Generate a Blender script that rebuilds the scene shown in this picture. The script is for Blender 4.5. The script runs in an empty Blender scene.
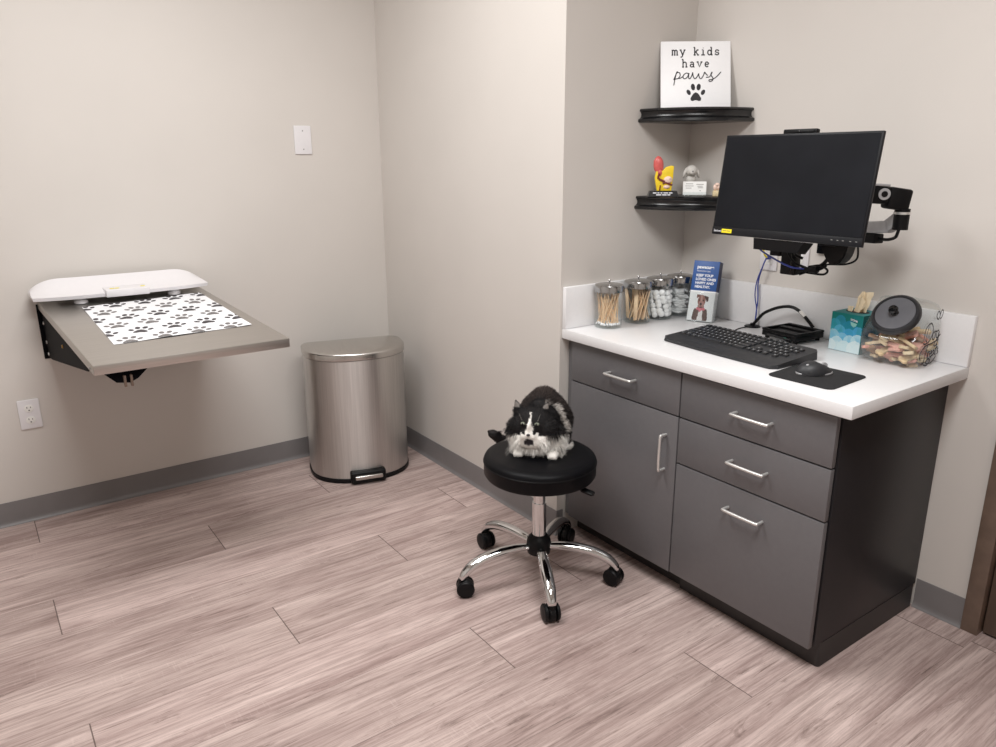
import bpy, bmesh, math, random
from mathutils import Vector, Matrix, Euler, noise as mnoise
random.seed(7)
PI = math.pi
SC = bpy.context.scene
COL = SC.collection
V = Vector

# ------------------------------------------------------------ colour / materials
def lin(c):
    return tuple(((v/255.0)/12.92 if v/255.0 <= .04045 else ((v/255.0+.055)/1.055)**2.4) for v in c)

def nodes(name):
    m = bpy.data.materials.new(name); m.use_nodes = True
    nt = m.node_tree
    return m, nt, nt.nodes['Principled BSDF']

def mat(name, rgb, rough=.5, metal=0, var=.06, scale=40, bump=0, bscale=200, aniso=None, coat=0, spec=None, emit=0):
    """principled with a little procedural noise in tone and an optional bump"""
    m, nt, b = nodes(name)
    N, L = nt.nodes, nt.links
    tc = N.new('ShaderNodeTexCoord')
    nz = N.new('ShaderNodeTexNoise'); nz.inputs['Scale'].default_value = scale; nz.inputs['Detail'].default_value = 3
    if aniso:
        mp = N.new('ShaderNodeMapping'); mp.inputs['Scale'].default_value = aniso
        L.new(tc.outputs['Object'], mp.inputs['Vector']); L.new(mp.outputs['Vector'], nz.inputs['Vector'])
    else:
        L.new(tc.outputs['Object'], nz.inputs['Vector'])
    r = N.new('ShaderNodeValToRGB')
    c = lin(rgb)
    r.color_ramp.elements[0].position = .3; r.color_ramp.elements[1].position = .7
    r.color_ramp.elements[0].color = (*[max(0, v*(1-var)) for v in c], 1)
    r.color_ramp.elements[1].color = (*[min(1, v*(1+var)) for v in c], 1)
    L.new(nz.outputs['Fac'], r.inputs['Fac']); L.new(r.outputs['Color'], b.inputs['Base Color'])
    b.inputs['Roughness'].default_value = rough; b.inputs['Metallic'].default_value = metal
    if coat: b.inputs['Coat Weight'].default_value = coat
    if spec is not None: b.inputs['Specular IOR Level'].default_value = spec
    if emit:
        b.inputs['Emission Color'].default_value = (*c, 1); b.inputs['Emission Strength'].default_value = emit
    if bump:
        bn = N.new('ShaderNodeTexNoise'); bn.inputs['Scale'].default_value = bscale; bn.inputs['Detail'].default_value = 2
        L.new(tc.outputs['Object'], bn.inputs['Vector'])
        bp = N.new('ShaderNodeBump'); bp.inputs['Strength'].default_value = bump; bp.inputs['Distance'].default_value = .002
        L.new(bn.outputs['Fac'], bp.inputs['Height']); L.new(bp.outputs['Normal'], b.inputs['Normal'])
    return m

def mat_attr(name, attr='Col', rough=.6, spec=.3):
    m, nt, b = nodes(name)
    a = nt.nodes.new('ShaderNodeAttribute'); a.attribute_name = attr
    nt.links.new(a.outputs['Color'], b.inputs['Base Color'])
    b.inputs['Roughness'].default_value = rough; b.inputs['Specular IOR Level'].default_value = spec
    return m

def mat_glass(name, tint=(250, 252, 252), rough=.02, low=.04, high=.55):
    m = bpy.data.materials.new(name); m.use_nodes = True
    nt = m.node_tree; N, L = nt.nodes, nt.links
    N.remove(N['Principled BSDF'])
    out = N['Material Output']
    t = N.new('ShaderNodeBsdfTransparent'); t.inputs['Color'].default_value = (*lin(tint), 1)
    g = N.new('ShaderNodeBsdfGlossy'); g.inputs['Roughness'].default_value = rough
    lw = N.new('ShaderNodeLayerWeight'); lw.inputs['Blend'].default_value = .35
    mr = N.new('ShaderNodeMapRange'); mr.inputs['To Min'].default_value = low; mr.inputs['To Max'].default_value = high
    L.new(lw.outputs['Facing'], mr.inputs['Value'])
    mx = N.new('ShaderNodeMixShader')
    L.new(mr.outputs['Result'], mx.inputs['Fac']); L.new(t.outputs[0], mx.inputs[1]); L.new(g.outputs[0], mx.inputs[2])
    L.new(mx.outputs[0], out.inputs['Surface'])
    return m

M = {}
M['wall'] = mat('wall_paint', (210, 204, 198), .55, var=.015, scale=3, bump=.12, bscale=260, spec=.3)
M['farwall'] = mat('far_wall_paint', (205, 201, 196), .6, var=.02, scale=3)
M['ceil'] = mat('ceiling_paint', (235, 232, 226), .9, var=.02)
M['base'] = mat('vinyl_base', (118, 114, 114), .42, var=.04, scale=12)
M['frame'] = mat('door_frame_paint', (112, 94, 82), .45, var=.12, scale=25)
M['door'] = mat('door_laminate', (92, 76, 66), .5, var=.1, scale=6, aniso=(8, 8, 1))
M['quartz'] = mat('white_quartz', (230, 229, 230), .28, var=.012, scale=90)
M['lam_shaded'] = mat('charcoal_laminate_shaded', (38, 36, 38), .4, var=.03, scale=60, spec=.22)  # same charcoal laminate as the fronts, side panel's shade put into the colour
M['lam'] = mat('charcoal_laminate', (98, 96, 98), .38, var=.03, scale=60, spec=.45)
M['lamdark'] = mat('dark_carcass', (50, 48, 49), .4, var=.05)
M['cove'] = mat('black_rubber_base', (38, 35, 35), .45, var=.06)
M['nickel'] = mat('brushed_nickel', (222, 221, 219), .35, .75)
M['chrome'] = mat('chrome', (215, 215, 215), .08, 1, var=.01)
M['steel'] = mat('stainless_top', (196, 192, 187), .36, 1, var=.05, scale=6, aniso=(1, 40, 40))
M['steelv'] = mat('stainless_can', (196, 193, 190), .36, 1, var=.09, scale=5, aniso=(30, 30, .6))
M['steell'] = mat('stainless_lid', (194, 191, 187), .24, 1, var=.06, scale=5, aniso=(30, 2, 30))
M['white'] = mat('white_plastic', (226, 223, 225), .35, var=.01)
M['offwhite'] = mat('offwhite_plate', (238, 236, 232), .4, var=.01)
M['black'] = mat('black_plastic', (11, 11, 13), .45, var=.1, spec=.2)
M['blackgloss'] = mat('black_gloss', (14, 14, 16), .18, var=.1)
M['blacksteel'] = mat('black_steel', (9, 10, 14), .6, var=.1, spec=.05)
M['shelf'] = mat('black_lacquer', (16, 16, 18), .25, var=.1)
M['vinyl'] = mat('black_vinyl', (9, 9, 12), .45, var=.1, bump=.12, bscale=400, spec=.12)
M['screen'] = mat('monitor_screen', (23, 24, 28), .5, var=.2, scale=7, spec=.1)
M['bezel'] = mat('monitor_bezel', (18, 19, 23), .45, var=.05, spec=.25)
M['silver'] = mat('silver_arm', (176, 176, 178), .4, .35)
M['kb'] = mat('keyboard_body', (38, 39, 42), .5, var=.05)
M['key'] = mat('keycap', (30, 31, 34), .42, var=.08)
M['keyleg'] = mat('keycap_print', (190, 192, 196), .5)
M['pad'] = mat('mouse_pad_cloth', (26, 26, 28), .85, var=.15, scale=300)
M['yellow'] = mat('yellow_sticker', (246, 226, 30), .5)
M['paleyellow'] = mat('yellow_button', (236, 222, 110), .5)
M['print'] = mat('black_print', (26, 24, 30), .6)
M['whiteprint'] = mat('white_print', (240, 242, 248), .6)
M['greyprint'] = mat('grey_print', (150, 148, 146), .6)
M['matw'] = mat('mat_fabric', (236, 236, 239), .7, var=.01)
M['signw'] = mat('sign_face', (252, 252, 254), .5, var=.01)
M['glass'] = mat_glass('clear_glass', low=.03, high=.32)
M['acrylic'] = mat_glass('clear_acrylic', low=.03, high=.35)
M['jarplastic'] = mat_glass('clear_jar_plastic', rough=.12, low=.04, high=.4)
M['lid'] = mat('polished_lid', (176, 176, 176), .16, 1)
M['wood'] = mat('birch_wood', (244, 212, 174), .7, var=.12, scale=60)
M['wood2'] = mat('birch_stick_dark', (226, 186, 144), .7, var=.15, scale=60)
M['cotton'] = mat('cotton', (253, 253, 254), .95, var=.03, scale=300, bump=.4, bscale=500)
M['gauze'] = mat('gauze', (252, 253, 253), .95, var=.04, scale=400, bump=.4, bscale=700)
M['blue'] = mat('blue_card', (42, 84, 150), .45, var=.04)
M['navy'] = mat('navy_side', (24, 34, 72), .45, var=.06)
M['bluecable'] = mat('blue_cable', (52, 66, 150), .5)
M['tissue'] = mat('cream_tissue', (250, 230, 196), .9, var=.05, scale=60)
M['teal'] = mat('teal_card', (38, 132, 136), .5, var=.06, scale=10)
M['jarlid'] = mat('charcoal_jar_lid', (92, 92, 97), .55, var=.05)
M['jarrim'] = mat('black_jar_rim', (36, 36, 39), .4, var=.05)
M['liner'] = mat('white_liner', (240, 236, 232), .5)
M['paint'] = mat_attr('painted_print')
M['fur'] = mat_attr('cat_fur', rough=.75, spec=.25)
M['eye'] = mat('cat_eye', (118, 122, 108), .12, var=.15, scale=200, coat=.6)
M['pupil'] = mat('cat_pupil', (8, 8, 8), .1)
M['nose'] = mat('cat_nose', (30, 26, 28), .45)
M['whisk'] = mat('whisker_white', (235, 232, 226), .5)
M['stone'] = mat('grey_resin', (206, 202, 196), .6, var=.12, scale=90)
M['card'] = mat('business_card', (252, 252, 250), .6, var=.01)
M['beige'] = mat('beige_resin', (222, 202, 160), .6, var=.15, scale=120)
M['pink'] = mat('pink_resin', (206, 92, 88), .35, var=.15, scale=60)
M['eary'] = mat('yellow_resin', (240, 206, 40), .4, var=.08, scale=50)
M['earred'] = mat('dark_red_resin', (112, 34, 28), .4, var=.1)
M['earpale'] = mat('pale_pink_resin', (236, 206, 190), .45, var=.1, scale=80)
M['brass'] = mat('brass', (190, 150, 80), .3, 1)
M['green'] = mat('green_led_print', (40, 90, 78), .5)
BISC = [mat('biscuit_' + n, c, .85, var=.14, scale=120, bump=.3, bscale=300) for n, c in
        (('tan', (216, 190, 152)), ('pink', (226, 168, 152)), ('orange', (212, 146, 124)), ('brown', (158, 124, 98)), ('pale', (230, 208, 172)))]

def brush(m, rot):
    nt = m.node_tree; b = nt.nodes['Principled BSDF']; t = nt.nodes.new('ShaderNodeTangent'); t.direction_type = 'RADIAL'; t.axis = 'Z'
    nt.links.new(t.outputs[0], b.inputs['Tangent']); b.inputs['Anisotropic'].default_value = .85; b.inputs['Anisotropic Rotation'].default_value = rot
brush(M['steelv'], 0.25)
def floor_material():
    m, nt, b = nodes('wood_plank_vinyl')
    N, L = nt.nodes, nt.links
    def node(t, **k):
        n = N.new(t)
        for a, v in k.items(): setattr(n, a, v)
        return n
    uv = node('ShaderNodeUVMap', uv_map='UVMap')
    at = node('ShaderNodeAttribute', attribute_name='rnd')
    sep = node('ShaderNodeSeparateXYZ'); L.new(uv.outputs[0], sep.inputs[0])
    sr = node('ShaderNodeSeparateXYZ'); L.new(at.outputs['Vector'], sr.inputs[0])
    off = node('ShaderNodeVectorMath', operation='MULTIPLY_ADD')
    off.inputs[1].default_value = (23, 31, 17)
    L.new(at.outputs['Vector'], off.inputs[0])
    # distortion of the grain
    dn = node('ShaderNodeTexNoise'); dn.inputs['Scale'].default_value = 1; dn.inputs['Detail'].default_value = 2
    L.new(uv.outputs[0], off.inputs[2])
    def mapped(sx, sy):
        mp = node('ShaderNodeVectorMath', operation='MULTIPLY'); mp.inputs[1].default_value = (sx, sy, 1)
        L.new(off.outputs[0], mp.inputs[0]); return mp
    def nz(sx, sy, det=4, rough=.6, dist=0):
        mp = mapped(sx, sy); t = node('ShaderNodeTexNoise'); t.inputs['Scale'].default_value = 1
        t.inputs['Detail'].default_value = det; t.inputs['Roughness'].default_value = rough; t.inputs['Distortion'].default_value = dist
        L.new(mp.outputs[0], t.inputs['Vector']); return t.outputs['Fac']
    def ramp(src, p0, c0, p1, c1):
        r = node('ShaderNodeValToRGB'); e = r.color_ramp.elements
        e[0].position, e[1].position = p0, p1; e[0].color = (*c0, 1); e[1].color = (*c1, 1)
        L.new(src, r.inputs[0]); return r.outputs[0]
    def mix(kind, fac, a, bb):
        x = node('ShaderNodeMix', data_type='RGBA', blend_type=kind)
        if isinstance(fac, float): x.inputs[0].default_value = fac
        else: L.new(fac, x.inputs[0])
        L.new(a, x.inputs[6])
        if isinstance(bb, tuple): x.inputs[7].default_value = (*bb, 1)
        else: L.new(bb, x.inputs[7])
        return x.outputs[2]
    def math_(op, a, bb=None):
        x = node('ShaderNodeMath', operation=op)
        for i, v in enumerate((a, bb)):
            if v is None: continue
            if isinstance(v, (int, float)): x.inputs[i].default_value = v
            else: L.new(v, x.inputs[i])
        return x.outputs[0]
    base = ramp(nz(1.1, 9, 5, .62, 1.0), .32, lin((168, 146, 141)), .68, lin((215, 195, 189)))
    tone = ramp(sr.outputs[0], 0, (.90, .89, .88), 1, (1.06, 1.05, 1.05))
    c = mix('MULTIPLY', 1.0, base, tone)
    fine = ramp(nz(3.2, 95, 6, .8, .5), .38, (.52, .48, .47), .58, (1.05, 1.05, 1.05))
    c = mix('MULTIPLY', .75, c, fine)
    streak = ramp(nz(1.6, 26, 5, .65, 1.5), .57, (1, 1, 1), .74, (.50, .45, .43))
    c = mix('MULTIPLY', .8, c, streak)
    knot = ramp(nz(5.0, 22, 6, .7, 1.2), .60, (1, 1, 1), .76, (.32, .27, .25))
    c = mix('MULTIPLY', .9, c, knot)
    # light cross-cut saw marks in patches
    saw = ramp(nz(170, 14, 2, .5), .58, (0, 0, 0), .72, (1, 1, 1))
    patch = ramp(nz(2.2, 9, 2, .5), .52, (0, 0, 0), .66, (1, 1, 1))
    sm = mix('MULTIPLY', 1.0, saw, patch)
    sc_ = node('ShaderNodeRGBToBW'); L.new(sm, sc_.inputs[0])
    c = mix('MIX', math_('MULTIPLY', sc_.outputs[0], .20), c, lin((232, 214, 208)))
    crack = ramp(nz(6.0, 110, 4, .65, 1), .63, (1, 1, 1), .70, (.38, .33, .31))
    c = mix('MULTIPLY', .8, c, crack)
    # plank joints: uv in metres, plank width in rnd.y slot of a second attribute
    at2 = node('ShaderNodeAttribute', attribute_name='edge')
    s2 = node('ShaderNodeSeparateXYZ'); L.new(at2.outputs['Vector'], s2.inputs[0])
    ex = math_('MINIMUM', sep.outputs[0], math_('SUBTRACT', s2.outputs[0], sep.outputs[0]))
    ey = math_('MINIMUM', sep.outputs[1], math_('SUBTRACT', s2.outputs[1], sep.outputs[1]))
    sx = math_('LESS_THAN', ex, .0018); sy = math_('MULTIPLY', math_('LESS_THAN', ey, .0011), .55)
    seam = math_('MAXIMUM', sx, sy)
    c = mix('MIX', math_('MULTIPLY', seam, .8), c, lin((70, 54, 50)))
    L.new(c, b.inputs['Base Color'])
    b.inputs['Roughness'].default_value = .5; b.inputs['Specular IOR Level'].default_value = .35
    bp = node('ShaderNodeBump'); bp.inputs['Strength'].default_value = .12; bp.inputs['Distance'].default_value = .002
    bw = node('ShaderNodeRGBToBW'); L.new(fine, bw.inputs[0]); L.new(bw.outputs[0], bp.inputs['Height'])
    L.new(bp.outputs['Normal'], b.inputs['Normal'])
    return m

# ------------------------------------------------------------ mesh builder
def wmat(o):
    return (wmat(o.parent) @ o.matrix_basis) if o.parent else o.matrix_basis.copy()

class MB:
    def __init__(s): s.bm = bmesh.new(); s.mi = 0
    def _add(s, verts, faces, M4=None, smooth=False):
        vs = [s.bm.verts.new(M4 @ V(v) if M4 else V(v)) for v in verts]
        for f in faces:
            try:
                fc = s.bm.faces.new([vs[i] for i in f]); fc.material_index = s.mi; fc.smooth = smooth
            except ValueError: pass
        return vs
    def box(s, lo, hi, bevel=0, M4=None, seg=2):
        x0, y0, z0 = lo; x1, y1, z1 = hi
        b = bmesh.new()
        vs = [b.verts.new(p) for p in ((x0,y0,z0),(x1,y0,z0),(x1,y1,z0),(x0,y1,z0),(x0,y0,z1),(x1,y0,z1),(x1,y1,z1),(x0,y1,z1))]
        for f in ((3,2,1,0),(4,5,6,7),(0,1,5,4),(1,2,6,5),(2,3,7,6),(3,0,4,7)): b.faces.new([vs[i] for i in f])
        if bevel: bmesh.ops.bevel(b, geom=b.edges[:], offset=bevel, segments=seg, profile=.5, affect='EDGES')
        s.merge(b, M4, smooth=bool(bevel))
        return s
    def merge(s, b, M4=None, smooth=True):
        b.verts.index_update()
        s._add([v.co.copy() for v in b.verts], [[v.index for v in f.verts] for f in b.faces], M4, smooth)
        b.free(); return s
    def prism(s, pts, z0, z1, M4=None, bevel=0, smooth=False):
        b = bmesh.new(); n = len(pts)
        lo = [b.verts.new((p[0], p[1], z0)) for p in pts]; hi = [b.verts.new((p[0], p[1], z1)) for p in pts]
        b.faces.new(lo[::-1]); b.faces.new(hi)
        for i in range(n):
            f = b.faces.new((lo[i], lo[(i+1) % n], hi[(i+1) % n], hi[i])); f.smooth = smooth
        bmesh.ops.recalc_face_normals(b, faces=b.faces[:])
        if bevel:
            es = [e for e in b.edges if abs(e.verts[0].co.z-e.verts[1].co.z) < 1e-7]
            bmesh.ops.bevel(b, geom=es, offset=bevel, segments=3, profile=.5, affect='EDGES')
        s.merge(b, M4, smooth=smooth or bool(bevel)); return s
    def poly(s, pts, M4=None):
        s._add([tuple(p) if len(p) == 3 else (p[0], p[1], 0) for p in pts], [list(range(len(pts)))], M4); return s
    def lathe(s, prof, seg=32, M4=None, cap=True):
        vs, fs = [], []; n = len(prof)
        for i in range(seg):
            a = 2*PI*i/seg
            for r, z in prof: vs.append((r*math.cos(a), r*math.sin(a), z))
        for i in range(seg):
            j = (i+1) % seg
            for k in range(n-1): fs.append((i*n+k, j*n+k, j*n+k+1, i*n+k+1))
        if cap:
            if prof[0][0] > 1e-6: fs.append([i*n for i in range(seg)][::-1])
            if prof[-1][0] > 1e-6: fs.append([i*n+n-1 for i in range(seg)])
        s._add(vs, fs, M4, True); return s
    def tube(s, pts, r, seg=8, cap=True, flat=None):
        pts = [V(p) for p in pts]; n = len(pts)
        rs = r if isinstance(r, (list, tuple)) else [r]*n
        vs, fs = [], []; up = None
        for i, p in enumerate(pts):
            t = (pts[min(i+1, n-1)] - pts[max(i-1, 0)]).normalized()
            if up is None: up = V((0, 0, 1)) if abs(t.z) < .9 else V((1, 0, 0))
            u = up - t*up.dot(t)
            if u.length < 1e-6: u = t.orthogonal()
            u.normalize(); w = t.cross(u); up = u
            for k in range(seg):
                a = 2*PI*k/seg
                vs.append(p + u*(math.cos(a)*rs[i]*(flat or 1)) + w*(math.sin(a)*rs[i]))
        for i in range(n-1):
            for k in range(seg):
                fs.append((i*seg+k, i*seg+(k+1) % seg, (i+1)*seg+(k+1) % seg, (i+1)*seg+k))
        if cap: fs += [list(range(seg))[::-1], list(range((n-1)*seg, n*seg))]
        s._add(vs, fs, None, True); return s
    def cyl(s, p0, p1, r0, r1=None, seg=20): return s.tube([p0, p1], [r0, r1 if r1 is not None else r0], seg)
    def ball(s, c, r, M4=None, sub=2):
        b = bmesh.new(); bmesh.ops.create_icosphere(b, subdivisions=sub, radius=1)
        rr = r if isinstance(r, (tuple, list)) else (r, r, r)
        T = Matrix.Translation(c) @ (M4 if M4 else Matrix.Identity(4)) @ Matrix.Diagonal((*rr, 1))
        s.merge(b, T); return s
    def ribbon(s, pts, w, y=0, M4=None):
        """flat stroke in the XZ plane facing -Y"""
        P = [V((p[0], p[1])) for p in pts]; n = len(P)
        L_, R_ = [], []
        for i in range(n):
            t = (P[min(i+1, n-1)] - P[max(i-1, 0)])
            t = t.normalized() if t.length > 1e-9 else V((1, 0)); nn = V((-t.y, t.x))*w/2
            a = P[i]+nn; c = P[i]-nn
            L_.append((a.x, y, a.y)); R_.append((c.x, y, c.y))
        s._add(L_+R_, [(i, i+1, n+i+1, n+i) for i in range(n-1)], M4); return s
    def build(s, name, m, parent=None, world=True, fixn=True, auto=None):
        if fixn: bmesh.ops.recalc_face_normals(s.bm, faces=s.bm.faces[:])
        if parent is not None and world: s.bm.transform(wmat(parent).inverted())
        me = bpy.data.meshes.new(name); s.bm.to_mesh(me); s.bm.free()
        for mm in (m if isinstance(m, (list, tuple)) else [m]): me.materials.append(mm)
        o = bpy.data.objects.new(name, me); COL.objects.link(o)
        if parent is not None: o.parent = parent
        me.set_sharp_from_angle(angle=math.radians(38))
        return o

def thing(name, label, cat, loc=(0, 0, 0), rot=(0, 0, 0), group=None):
    o = bpy.data.objects.new(name, None); COL.objects.link(o)
    o.empty_display_size = .05
    o.location = loc; o.rotation_euler = rot
    return tag(o, label, cat, group)
def tag(o, label, cat, group=None):
    o['label'] = label; o['category'] = cat
    if group: o['group'] = group
    return o
def struct(o): o['kind'] = 'structure'; return o
def setorigin(o, c):
    c = V(c); o.data.transform(Matrix.Translation(-c)); o.location = c; return o
def copy_tree(o, parent=None):
    c = o.copy(); COL.objects.link(c); c.parent = parent
    for ch in list(o.children): copy_tree(ch, c)
    return c
def smoothpath(P, n=8):
    P = [V(p) for p in P]; out = []
    for i in range(len(P)-1):
        a, b, c, d = P[max(i-1, 0)], P[i], P[i+1], P[min(i+2, len(P)-1)]
        for k in range(n):
            t = k/n
            out.append(.5*((2*b)+(-a+c)*t+(2*a-5*b+4*c-d)*t*t+(-a+3*b-3*c+d)*t**3))
    out.append(P[-1]); return out
def rrect(w, h, r, n=6, cx=0, cy=0):
    out = []
    for sx, sy, a0 in ((1, 1, 0), (-1, 1, PI/2), (-1, -1, PI), (1, -1, 1.5*PI)):
        for k in range(n+1):
            a = a0+PI/2*k/n
            out.append((cx+sx*(w/2-r)+r*math.cos(a), cy+sy*(h/2-r)+r*math.sin(a)))
    return out
def ell(cx, cy, rx, ry, rot=0, n=20):
    c, s_ = math.cos(rot), math.sin(rot)
    return [(cx+rx*math.cos(a)*c-ry*math.sin(a)*s_, cy+rx*math.cos(a)*s_+ry*math.sin(a)*c) for a in (2*PI*k/n for k in range(n))]
def paw_polys(cx, cy, s, rot=0):
    """paw print: four toes and a main pad, size s = overall width"""
    out = []
    def T(pts):
        c, q = math.cos(rot), math.sin(rot)
        return [(cx+s*(x*c-y*q), cy+s*(x*q+y*c)) for x, y in pts]
    for x, y, rx, ry, a in ((-.38, .06, .10, .155, .5), (-.15, .34, .11, .18, .15), (.15, .34, .11, .18, -.15), (.38, .06, .10, .155, -.5)):
        out.append(T(ell(x, y, rx, ry, a, 14)))
    out.append(T([(0, .06), (.12, .0), (.2, -.12), (.28, -.25), (.27, -.37), (.17, -.41), (.07, -.37), (0, -.36), (-.07, -.37), (-.17, -.41), (-.27, -.37), (-.28, -.25), (-.2, -.12), (-.12, 0)]))
    return out
def text_obj(name, s, size, m, parent, M4, bold=0, spacing=1.0, align='LEFT'):
    """flat lettering as a mesh; M4 places the text's XY plane"""
    cu = bpy.data.curves.new('lettering', 'FONT'); cu.body = s; cu.size = size; cu.align_x = align; cu.space_character = spacing
    cu.offset = bold; cu.fill_mode = 'FRONT'
    t = bpy.data.objects.new('lettering', cu); COL.objects.link(t)
    dg = bpy.context.evaluated_depsgraph_get(); dg.update()
    me = bpy.data.meshes.new_from_object(t.evaluated_get(dg))
    bpy.data.objects.remove(t); bpy.data.curves.remove(cu)
    me.name = name; me.transform(M4); me.materials.clear(); me.materials.append(m)
    o = bpy.data.objects.new(name, me); COL.objects.link(o); o.parent = parent
    return o
# text plane for a thing that faces local -Y: x right, z up
def face_y(x, y, z): return Matrix.Translation((x, y, z)) @ Matrix.Rotation(PI/2, 4, 'X')

def painted(name, w, h, nx, ny, fn, M4, parent, world=False):
    """sheet of small faces, each with its own printed colour; fn(u,v)->sRGB or None"""
    vs = [(w*(i/nx-.5), h*(j/ny), 0) for j in range(ny+1) for i in range(nx+1)]
    fs, cs = [], []
    for j in range(ny):
        for i in range(nx):
            c = fn((i+.5)/nx, (j+.5)/ny)
            if c is None: continue
            fs.append((j*(nx+1)+i, j*(nx+1)+i+1, (j+1)*(nx+1)+i+1, (j+1)*(nx+1)+i)); cs.append((*lin(c), 1))
    me = bpy.data.meshes.new(name); me.from_pydata(vs, [], fs); me.transform(M4)
    if parent is not None and world: me.transform(wmat(parent).inverted())
    ca = me.color_attributes.new('Col', 'FLOAT_COLOR', 'CORNER')
    for p in me.polygons:
        for li in p.loop_indices: ca.data[li].color = cs[p.index]
    me.materials.append(M['paint'])
    o = bpy.data.objects.new(name, me); COL.objects.link(o); o.parent = parent
    return o

# ------------------------------------------------------------ measured frame (metres)
D, LEN, H, W, YT, BB, SP = .665, 1.1731, .8706, .6737, 1.4307, .1043, .161
CAB = 1.124          # cabinet run ends here (y = -CAB)
XL, YF, ZC = -3.7, -3.5, 2.75   # unseen room limits
T = .12

# ------------------------------------------------------------ setting
# floor: one mesh of planks (pattern), each with its own uv and tone
def make_floor():
    rows = []
    yb = [-.08+.252*k for k in range(-14, 7)]
    PL = 1.59
    ends = {5: -2.425, 4: -1.275, 3: -1.827, 2: -2.43, 1: -1.28, 0: -1.815, -1: -2.42, -2: -1.325, -3: -.35, -4: -.848, -5: -1.7}
    verts, faces, uvs, rn, ed = [], [], [], [], []
    rr = random.Random(3)
    for k, y0 in enumerate(yb[:-1]):
        row = k-14
        y1 = yb[k+1]
        e = ends.get(row+0, None)
        if e is None: e = -1.6+rr.uniform(-.6, .6)
        x = e-PL*8
        while x+PL < XL-.1: x += PL
        while x < .2:
            xa, xb = max(x, XL-.1), min(x+PL, .15)
            ya, ybb = max(y0, YF-.1), min(y1, YT+.1)
            if xb-xa > .001 and ybb-ya > .001:
                b = len(verts)
                verts += [(xa, ya, 0), (xb, ya, 0), (xb, ybb, 0), (xa, ybb, 0)]
                faces.append((b, b+1, b+2, b+3))
                uvs += [(xa-x, ya-y0), (xb-x, ya-y0), (xb-x, ybb-y0), (xa-x, ybb-y0)]
                rn.append((rr.random(), rr.random(), rr.random())); ed.append((PL, y1-y0, 0))
            x += PL
    me = bpy.data.meshes.new('floor'); me.from_pydata(verts, [], faces)
    ul = me.uv_layers.new(name='UVMap')
    for i, u in enumerate(uvs): ul.data[i].uv = u
    for nm, dat in (('rnd', rn), ('edge', ed)):
        a = me.attributes.new(nm, 'FLOAT_VECTOR', 'FACE')
        for i, v in enumerate(dat): a.data[i].vector = v
    me.materials.append(floor_material())
    o = bpy.data.objects.new('floor', me); COL.objects.link(o); return struct(o)
make_floor()

def wallbox(name, lo, hi, m='wall'):
    return struct(MB().box(lo, hi).build(name, M[m]))
wallbox('wall_back', (XL-T, YT, 0), (-W+.1, YT+T, ZC))
struct(MB().prism([(-W, 0), (-W+.1, .1), (-W+.1, YT), (-W, YT)], 0, ZC).build('wall_partition', M['wall']))
struct(MB().prism([(-W, 0), (0, 0), (.1, .1), (-W+.1, .1)], 0, ZC).build('wall_alcove', M['wall']))
DY0, DY1, DH = -1.33, -2.26, 2.1
wr = MB(); wr.box((0, DY0, 0), (T, .1, ZC)); wr.box((0, DY1, DH), (T, DY0, ZC)); wr.box((0, YF, 0), (T, DY1, ZC))
struct(wr.build('wall_right', M['wall']))
wallbox('wall_left', (XL-T, YF, 0), (XL, YT, ZC), 'farwall')
wallbox('wall_front', (XL-T, YF-T, 0), (T, YF, ZC), 'farwall')
wallbox('ceiling', (XL-T, YF-T, ZC), (T, YT+T, ZC+.1), 'ceil')

def baseboard(name, path):
    """cove base swept along a floor path; the wall is on the left of travel"""
    prof = [(0, BB), (.003, BB), (.0042, BB-.004), (.0042, .022), (.006, .012), (.011, .004), (.016, .0008), (.016, 0), (0, 0)]
    P = [V((p[0], p[1])) for p in path]; mb = MB(); vs, fs = [], []; n = len(prof)
    for i, p in enumerate(P):
        d0 = (P[i]-P[i-1]).normalized() if i else (P[1]-P[0]).normalized()
        d1 = (P[i+1]-P[i]).normalized() if i < len(P)-1 else d0
        n0, n1 = V((d0.y, -d0.x)), V((d1.y, -d1.x))
        mid = (n0+n1); mid = mid/(mid.dot(n0)) if mid.length > 1e-6 else n0
        for a, z in prof: vs.append((p.x+mid.x*a, p.y+mid.y*a, z))
    for i in range(len(P)-1):
        for k in range(n): fs.append((i*n+k, i*n+(k+1) % n, (i+1)*n+(k+1) % n, (i+1)*n+k))
    fs += [list(range(n)), list(range((len(P)-1)*n, len(P)*n))[::-1]]
    mb._add(vs, fs, None, True)
    return struct(mb.build(name, M['base']))
baseboard('baseboard_back', [(XL, YT-.0005), (-W-.0005, YT-.0005)])
baseboard('baseboard_partition', [(-W-.0005, YT-.0005), (-W-.0005, -.0005), (-W+.03, -.0005)])
baseboard('baseboard_right', [(-.0005, -CAB-.003), (-.0005, -1.286)])

# door frame and door at the right edge
fr = MB()
fr.box((-.016, -1.337, 0), (T, -1.286, DH+.05), .002)
fr.box((.035, -1.352, 0), (T, -1.336, DH), .0015)
fr.box((-.016, DY1-.05, 0), (T, DY1, DH+.05), .002)
fr.box((-.016, DY1, DH), (T, -1.336, DH+.05), .002)
d = struct(fr.build('trim_1', M['frame']))
dr = MB(); dr.box((.012, DY1+.003, .008), (.034, -1.342, DH-.003), .002)
dd = struct(dr.build('door_1', M['door']))
hd = MB(); hd.cyl((.012, DY1+.07, 1.0), (-.05, DY1+.07, 1.0), .01); hd.cyl((-.045, DY1+.06, 1.0), (-.045, DY1+.18, 1.0), .009)
hd.build('door_handle', M['nickel'], dd)

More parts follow.
